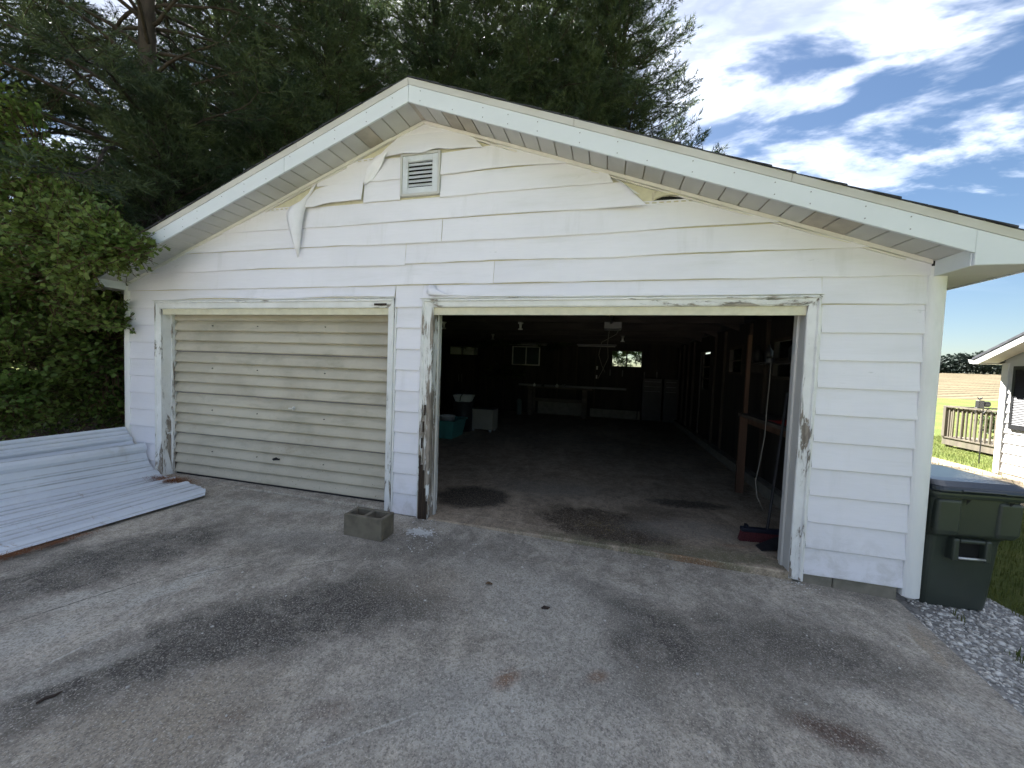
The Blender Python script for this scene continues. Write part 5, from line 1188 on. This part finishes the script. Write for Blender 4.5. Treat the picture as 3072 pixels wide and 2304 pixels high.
def pine_meshes(seed, H=19.0, zlow=2.2, rbase=.26, blen=4.2, nn=12, whorl=.55, bare=False, dens=1.0):
    r_ = random.Random(seed); R = np.random.default_rng(seed)
    trunk = MB(); pts = []; rr = []
    for i in range(15):
        t_ = i / 14; pts.append((.12 * n1d(t_ * 3, seed), .12 * n1d(t_ * 3 + 9, seed), H * t_)); rr.append(rbase * (1 - t_) ** .8 + .01)
    trunk.tube(pts, rr, 10)
    segs = []; TP = []; TD = []
    z = zlow
    while z < H - .4:
        t_ = (z - zlow) / (H - zlow)
        Lb = blen * (1 - t_) ** .42 * (.75 + .25 * min(1, t_ * 6 + .4)); nb = r_.randint(4, 6); a0 = r_.uniform(0, 6.28)
        for k in range(nb):
            az = a0 + 6.283 * k / nb + r_.uniform(-.3, .3); L_ = Lb * r_.uniform(.65, 1.15)
            if L_ < .3: continue
            el0 = r_.uniform(.05, .45) + .35 * t_; ns = max(4, int(L_ / .30)); p = Vector((0, 0, z)); el = el0
            px_ = []
            for s_ in range(ns):
                f = s_ / ns; d = Vector((math.cos(az) * math.cos(el), math.sin(az) * math.cos(el), math.sin(el)))
                q_ = p + d * (L_ / ns); r0_ = .045 * (1 - f) * (.5 + .12 * L_) + .006; r1_ = .045 * (1 - f - 1 / ns) * (.5 + .12 * L_) + .005
                segs.append((p[:], q_[:], r0_, max(.004, r1_))); px_.append((p.copy(), d.copy(), f)); p = q_
                el += r_.uniform(-.16, .10) + (.16 if f > .6 else -.05); az += r_.uniform(-.12, .12)
            px_.append((p.copy(), d.copy(), 1.0))
            for (q_, d, f) in px_:
                if f < (.38 if bare else .18): continue
                for side in (-1, 1):
                    if r_.random() > .92 * dens: continue
                    ax = Vector((0, 0, 1)); sd_v = rot_axis(d, ax, side * r_.uniform(.5, 1.1)); sd_v.z += r_.uniform(-.12, .35); sd_v.normalize()
                    sl = (.30 + .55 * (1 - f)) * r_.uniform(.6, 1.2) * min(1.2, .5 + L_ * .2)
                    e_ = q_ + sd_v * sl; segs.append((q_[:], e_[:], .008, .004))
                    m = max(2, int(sl / .17))
                    for j in range(1, m + 1):
                        c_ = q_ + sd_v * (sl * j / m); TP.append(c_[:]); TD.append(sd_v[:])
                        for s2 in (-1, 1):
                            if r_.random() < .75:
                                v2 = rot_axis(sd_v, ax, s2 * r_.uniform(.5, .9)); v2.z += r_.uniform(-.05, .4); v2.normalize(); l2 = r_.uniform(.12, .26); e2 = c_ + v2 * l2
                                TP.append(e2[:]); TD.append(v2[:])
                TP.append((q_ + d * .1)[:]); TD.append(d[:])
        z += whorl * r_.uniform(.7, 1.3)
    V, F = tubes_np(segs, 4)
    NV, NF = needles_np(np.array(TP), np.array(TD), nn, (.10, .20), .62, .0080, R); print('pine tufts', len(TP), len(NF), len(F))
    return trunk.mesh('trunk'), tri_mesh('branches', V, F), tri_mesh('crown', NV, NF), len(TP)
PINES = {}
PINES['a'] = pine_meshes(21, 17, 2.2, .27, 4.4, 18, .36)
PINES['b'] = pine_meshes(33, 17, 2.6, .24, 4.3, 18, .36)
PINES['young'] = pine_meshes(57, 8.6, .9, .10, 2.5, 14, .30)
PINES['bare'] = pine_meshes(45, 16, 2.4, .24, 4.6, 12, .5, True, .8)
def pine(kind, loc, rz, sc, label, mat=M_NEED):
    tr_, br_, cr__, n_ = PINES[kind]
    o = thing('pine_tree', label, 'pine tree', loc, rz, 'pines around the garage'); o.scale = (sc, sc, sc)
    link('trunk', tr_, M_BARK, o, smooth=True); link('branches', br_, M_BARK, o)
    c_ = link('crown', cr__, None, o)
    if len(cr__.materials) == 0: cr__.materials.append(mat)
    return o
pine('bare', (-8.7, 2.1, -.06), 0.4, .90, 'pine with thick bare trunk against bright sky at upper left')
pine('bare', (-10.6, 5.3, -.06), 2.2, .85, 'thin trunked pine just right of the thick bare trunk')
pine('a', (-8.2, 6.2, -.06), 1.1, .82, 'dense dark pine rising behind the left roof slope')
pine('b', (-7.2, 10.6, -.06), 2.6, 1.1, 'dense pine standing behind the garage, left of the roof peak')
pine('a', (-3.4, 12.4, -.12), 3.9, 1.05, 'tall pine directly behind the roof peak')
pine('b', (.0, 13.4, -.15), 5.1, 1.05, 'pine whose feathery boughs spread furthest right over the roof', M_NEED2)
pine('a', (-5.4, 11.6, -.1), .2, 1.0, 'pine filling the gap between the two trees left of the roof peak')
pine('b', (-1.5, 14.6, -.12), 1.7, 1.12, 'taller pine set back behind the right roof slope', M_NEED2)
pine('young', (-7.3, 3.9, -.06), .6, .88, 'young bright green pine reaching over the left roof edge')
pine('young', (-7.95, 1.9, -.06), 4.4, .74, 'young green pine standing right in front of the thick bare trunk')
pine('young', (-10.0, 3.6, -.06), 2.6, .80, 'young green pine behind the thick bare trunk, near the left edge')
pine('b', (-9.8, 14.5, -.06), 4.2, 1.05, 'pine in the back row left of the roof peak')
pine('a', (-4.6, 17.0, -.1), 2.0, 1.15, 'pine in the back row behind the roof peak')
pine('a', (-2.4, 18.6, -.15), .9, 1.1, 'pine in the back row at the right end of the trees', M_NEED2)
pine('b', (-13.5, 7.0, -.06), 3.1, 1.0, 'pine deep behind the bare trunks at the far left')
pine('a', (-11.5, 10.5, -.06), 5.0, 1.0, 'pine in the second row behind the bare trunks')
pine('b', (-13.2, 2.0, -.06), .9, .8, 'pine at the far left edge behind the shrubs')

def leaf_np(P, Dn, size, R):
    n = len(P); nrm = R.normal(size=(n, 3)) * .55 + np.array([0, -.25, 1.0]); d = Dn + R.normal(size=(n, 3)) * .35; d /= np.linalg.norm(d, axis=1, keepdims=True)
    s_ = np.cross(d, nrm); s_ /= np.linalg.norm(s_, axis=1, keepdims=True) + 1e-9; up = np.cross(s_, d)
    l = R.uniform(.7, 1.25, (n, 1)) * size
    # lobed leaf outline
    out = [(0, 0, 0), (.30, .30, .04), (.42, .52, .06), (.62, .24, .03), (.80, .26, .02), (1.0, 0, -.06), (.80, -.26, .02), (.62, -.24, .03), (.42, -.52, .06), (.30, -.30, .04)]
    V = np.stack([P + d * l * a + s_ * l * b_ + up * l * c_ for a, b_, c_ in out], 1).reshape(-1, 3)
    f = np.array([[0, i, i + 1] for i in range(1, 9)]); F = (f[None] + (np.arange(n) * 10)[:, None, None]).reshape(-1, 3)
    return V, F
def shrub(name, label, base, stems, lobes, nclust, size, mat, seed, cat='shrub', per=7, core=None, group=None):
    """stems: list of point lists with radii; lobes: (centre, radii, weight)"""
    r_ = random.Random(seed); R = np.random.default_rng(seed)
    o = thing(name, label, cat, base, 0, group)
    m_ = MB()
    for pts, rr in stems: m_.tube(pts, rr, 8)
    m_.build('trunk', M_BARK2, o, smooth=True)
    segs = []; LP = []; LD = []
    tot = sum(l[2] for l in lobes)
    for c_, rad, w in lobes:
        nc = int(nclust * w / tot); ncl = max(3, int(nc / 26)); clumps = []
        for _ in range(ncl):
            v = Vector((r_.gauss(0, 1), r_.gauss(0, 1), r_.gauss(0, 1))).normalized() * r_.uniform(.62, 1.05)
            clumps.append((v, r_.uniform(.16, .34) * (sum(rad) / 3) ** .35))
        for _ in range(nc):
            cv, cr_ = r_.choice(clumps)
            g_ = Vector((r_.gauss(0, .5), r_.gauss(0, .5), r_.gauss(0, .38))) * cr_
            p = Vector(c_) + Vector((cv.x * rad[0], cv.y * rad[1], cv.z * rad[2])) + g_
            if p.z < base[2] + .12: continue
            v = cv * .6 + g_
            d = (v.normalized() + Vector((r_.uniform(-.5, .5), r_.uniform(-.5, .5), r_.uniform(-.2, .5)))).normalized(); tl = r_.uniform(.18, .40)
            q_ = p - d * tl * .6; e_ = p + d * tl * .4
            inner = Vector(c_) + (p - Vector(c_)) * .55
            if r_.random() < .25: segs.append((inner[:], q_[:], .009, .005))
            segs.append((q_[:], e_[:], .005, .002))
            for k in range(per):
                t_ = (k + .5) / per; a = k * 2.4 + r_.random(); side = d.orthogonal().normalized(); side = rot_axis(side, d, a)
                LP.append((q_ + d * tl * t_)[:]); LD.append((d * .6 + side).normalized()[:])
    V, F = tubes_np(segs, 3); off = np.array(base)
    link('branches', tri_mesh('branches', V - off, F), M_BARK2, o)
    V, F = leaf_np(np.array(LP), np.array(LD), size, R); link('crown', tri_mesh('crown', V - off, F), mat, o)
    return o
shrub('leafy_shrub', 'large leafy shrub crowding the left corner of the garage', (-7.0, 1.0, -.04),
      [([(-7.0, 1.0, -.05), (-6.95, .8, .8), (-6.75, .55, 1.5), (-6.75, .3, 2.2), (-7.1, .1, 3.0), (-7.3, .0, 3.8)], [.085, .075, .07, .06, .04, .015]),
       ([(-6.95, 1.0, -.05), (-6.7, .7, .6), (-6.3, .45, 1.2), (-6.1, .3, 2.0)], [.06, .055, .04, .015]),
       ([(-6.75, .3, 2.2), (-6.2, -.2, 2.35), (-5.6, -.5, 2.55), (-5.0, -.52, 2.66), (-4.6, -.53, 2.62)], [.03, .024, .016, .010, .004]),
       ([(-7.1, 1.1, -.05), (-7.6, .8, 1.0), (-8.1, .6, 2.2), (-8.4, .4, 3.4)], [.07, .06, .045, .015])],
      [((-7.0, .7, 1.5), (1.05, 1.0, 1.15), 1.2), ((-6.35, .15, 2.55), (.55, .5, .55), .5), ((-7.6, .3, 2.8), (1.1, .9, 1.2), 1.1), ((-6.25, .1, 1.55), (.34, .35, .75), .45), ((-8.5, .2, 3.3), (.9, .8, .9), .6), ((-8.2, .6, 1.4), (1.0, .9, 1.1), .7), ((-5.05, -.52, 2.66), (.42, .12, .24), .22), ((-5.50, -.50, 2.48), (.36, .16, .32), .26), ((-4.68, -.52, 2.58), (.22, .08, .10), .06), ((-5.95, -.42, 2.80), (.40, .28, .42), .34), ((-5.74, -.16, 1.9), (.13, .12, .22), .06), ((-6.35, -.35, 2.30), (.42, .35, .55), .40), ((-6.6, -.55, 1.3), (.55, .5, .8), .55), ((-7.4, -1.0, 1.9), (.8, .6, 1.2), .7), ((-8.6, -.3, 4.6), (.8, .7, .9), .35), ((-7.7, .2, 4.1), (.5, .5, .8), .2), ((-9.3, -.8, 3.2), (.9, .7, 1.3), .6)],
      9500, .058, M_LEAF, 5)
shrub('leafy_shrub', 'dark leafy shrub in the shade behind the leaning sheet', (-8.6, 2.2, -.05), [([(-8.6, 2.2, -.05), (-8.5, 2.0, .9), (-8.8, 1.9, 1.9)], [.06, .05, .02])],
      [((-8.5, 1.9, 1.3), (1.6, 1.1, 1.4), 1), ((-7.0, 2.6, 1.2), (1.0, 1.2, 1.3), .7), ((-10.2, 2.2, 1.5), (1.2, 1.2, 1.6), .7)], 4200, .06, M_LEAF2, 6)
shrub('leafy_shrub', 'dark shrub filling the gap behind the left garage wall', (-8.0, 5.2, -.05), [([(-8.0, 5.2, -.05), (-8.1, 5.1, 1.0), (-8.0, 5.0, 2.0)], [.06, .05, .02])],
      [((-8.0, 5.0, 1.5), (1.8, 1.6, 1.7), 1), ((-11.5, 5.0, 1.6), (2.0, 1.6, 1.8), 1), ((-13.5, 3.0, 1.6), (1.6, 1.6, 1.8), .8)], 4200, .075, M_LEAF2, 7)
shrub('leafy_shrub', 'green shrub seen through the bright back window', (.8, 12.0, -.12), [([(.8, 12, -.12), (.8, 12, .8), (.7, 11.9, 1.6)], [.05, .04, .02])], [((.6, 12.0, 2.0), (1.8, .7, 1.4), 1)], 900, .07, M_LEAF, 8)
shrub('leafy_shrub', 'leafy plant behind the deck railing', (10.9, 10.0, -.03), [([(10.9, 10.0, -.03), (10.9, 10.0, .3)], [.02, .01])], [((10.9, 10.0, .42), (.5, .45, .42), 1)], 380, .07, M_LEAF2, 9, 'plant')
shrub('leafy_shrub', 'second leafy plant behind the deck railing nearer the house', (11.3, 9.0, -.03), [([(11.3, 9.0, -.03), (11.3, 9.0, .3)], [.02, .01])], [((11.3, 9.0, .35), (.45, .45, .36), 1)], 300, .07, M_LEAF2, 10, 'plant')
# dry twigs on the ground by the sheets
m_ = MB()
for i in range(60):
    x = rnd.uniform(-8.6, -5.9); y = rnd.uniform(.25, .9); zz = rnd.uniform(.05, .55); a = rnd.uniform(-.6, .6); L_ = rnd.uniform(.3, .9)
    m_.tube([(x, y, zz), (x + L_ * .5, y - .1, zz + L_ * .5 * math.sin(a) + .04), (x + L_, y - .05, zz + L_ * math.sin(a))], [.006, .005, .002], 4)
stuff(m_.build('dry_twigs', M_BARK2, None), 'tangle of dry twigs behind the leaning sheet', 'twigs')

# far treeline beyond the field: leaf clumps with trunks
R = np.random.default_rng(77); TV = []; LPp = []; sg = []
for i in range(80):
    l = -50 + 1.65 * i + R.uniform(-1.2, 1.2); s_ = 168 + R.uniform(0, 10); p = E1 * s_ + E2 * l; zb = 3.8; hh = R.uniform(5.5, 8.0); rr = R.uniform(2.8, 4.4)
    sg.append(((p.x, p.y - 3.2, zb - 1), (p.x, p.y - 3.2, zb + hh * .8), .22, .05))
    k = 620; v = R.normal(size=(k, 3)); v /= np.linalg.norm(v, axis=1, keepdims=True); v *= R.uniform(.35, 1, (k, 1)) ** .5
    tz = (v[:, 2] * .5 + .5); LPp.append(np.array([p.x, p.y - 3.2, zb + hh * .08]) + np.stack([v[:, 0] * rr * (1.15 - .75 * tz), v[:, 1] * rr * (1.15 - .75 * tz), tz * hh], -1))
P = np.concatenate(LPp); n = len(P); d = R.normal(size=(n, 3)); d /= np.linalg.norm(d, axis=1, keepdims=True)
V, F = leaf_np(P, d, .6, R); V2, F2 = tubes_np(sg, 5)
o = link('treeline', tri_mesh('treeline', np.concatenate([V, V2]), np.concatenate([F, F2 + len(V)])), leaf_mat('far_foliage', (.022, .036, .030), (.036, .052, .040), .1, .15, .7)); stuff(o, 'dark line of distant trees beyond the mown field', 'trees')
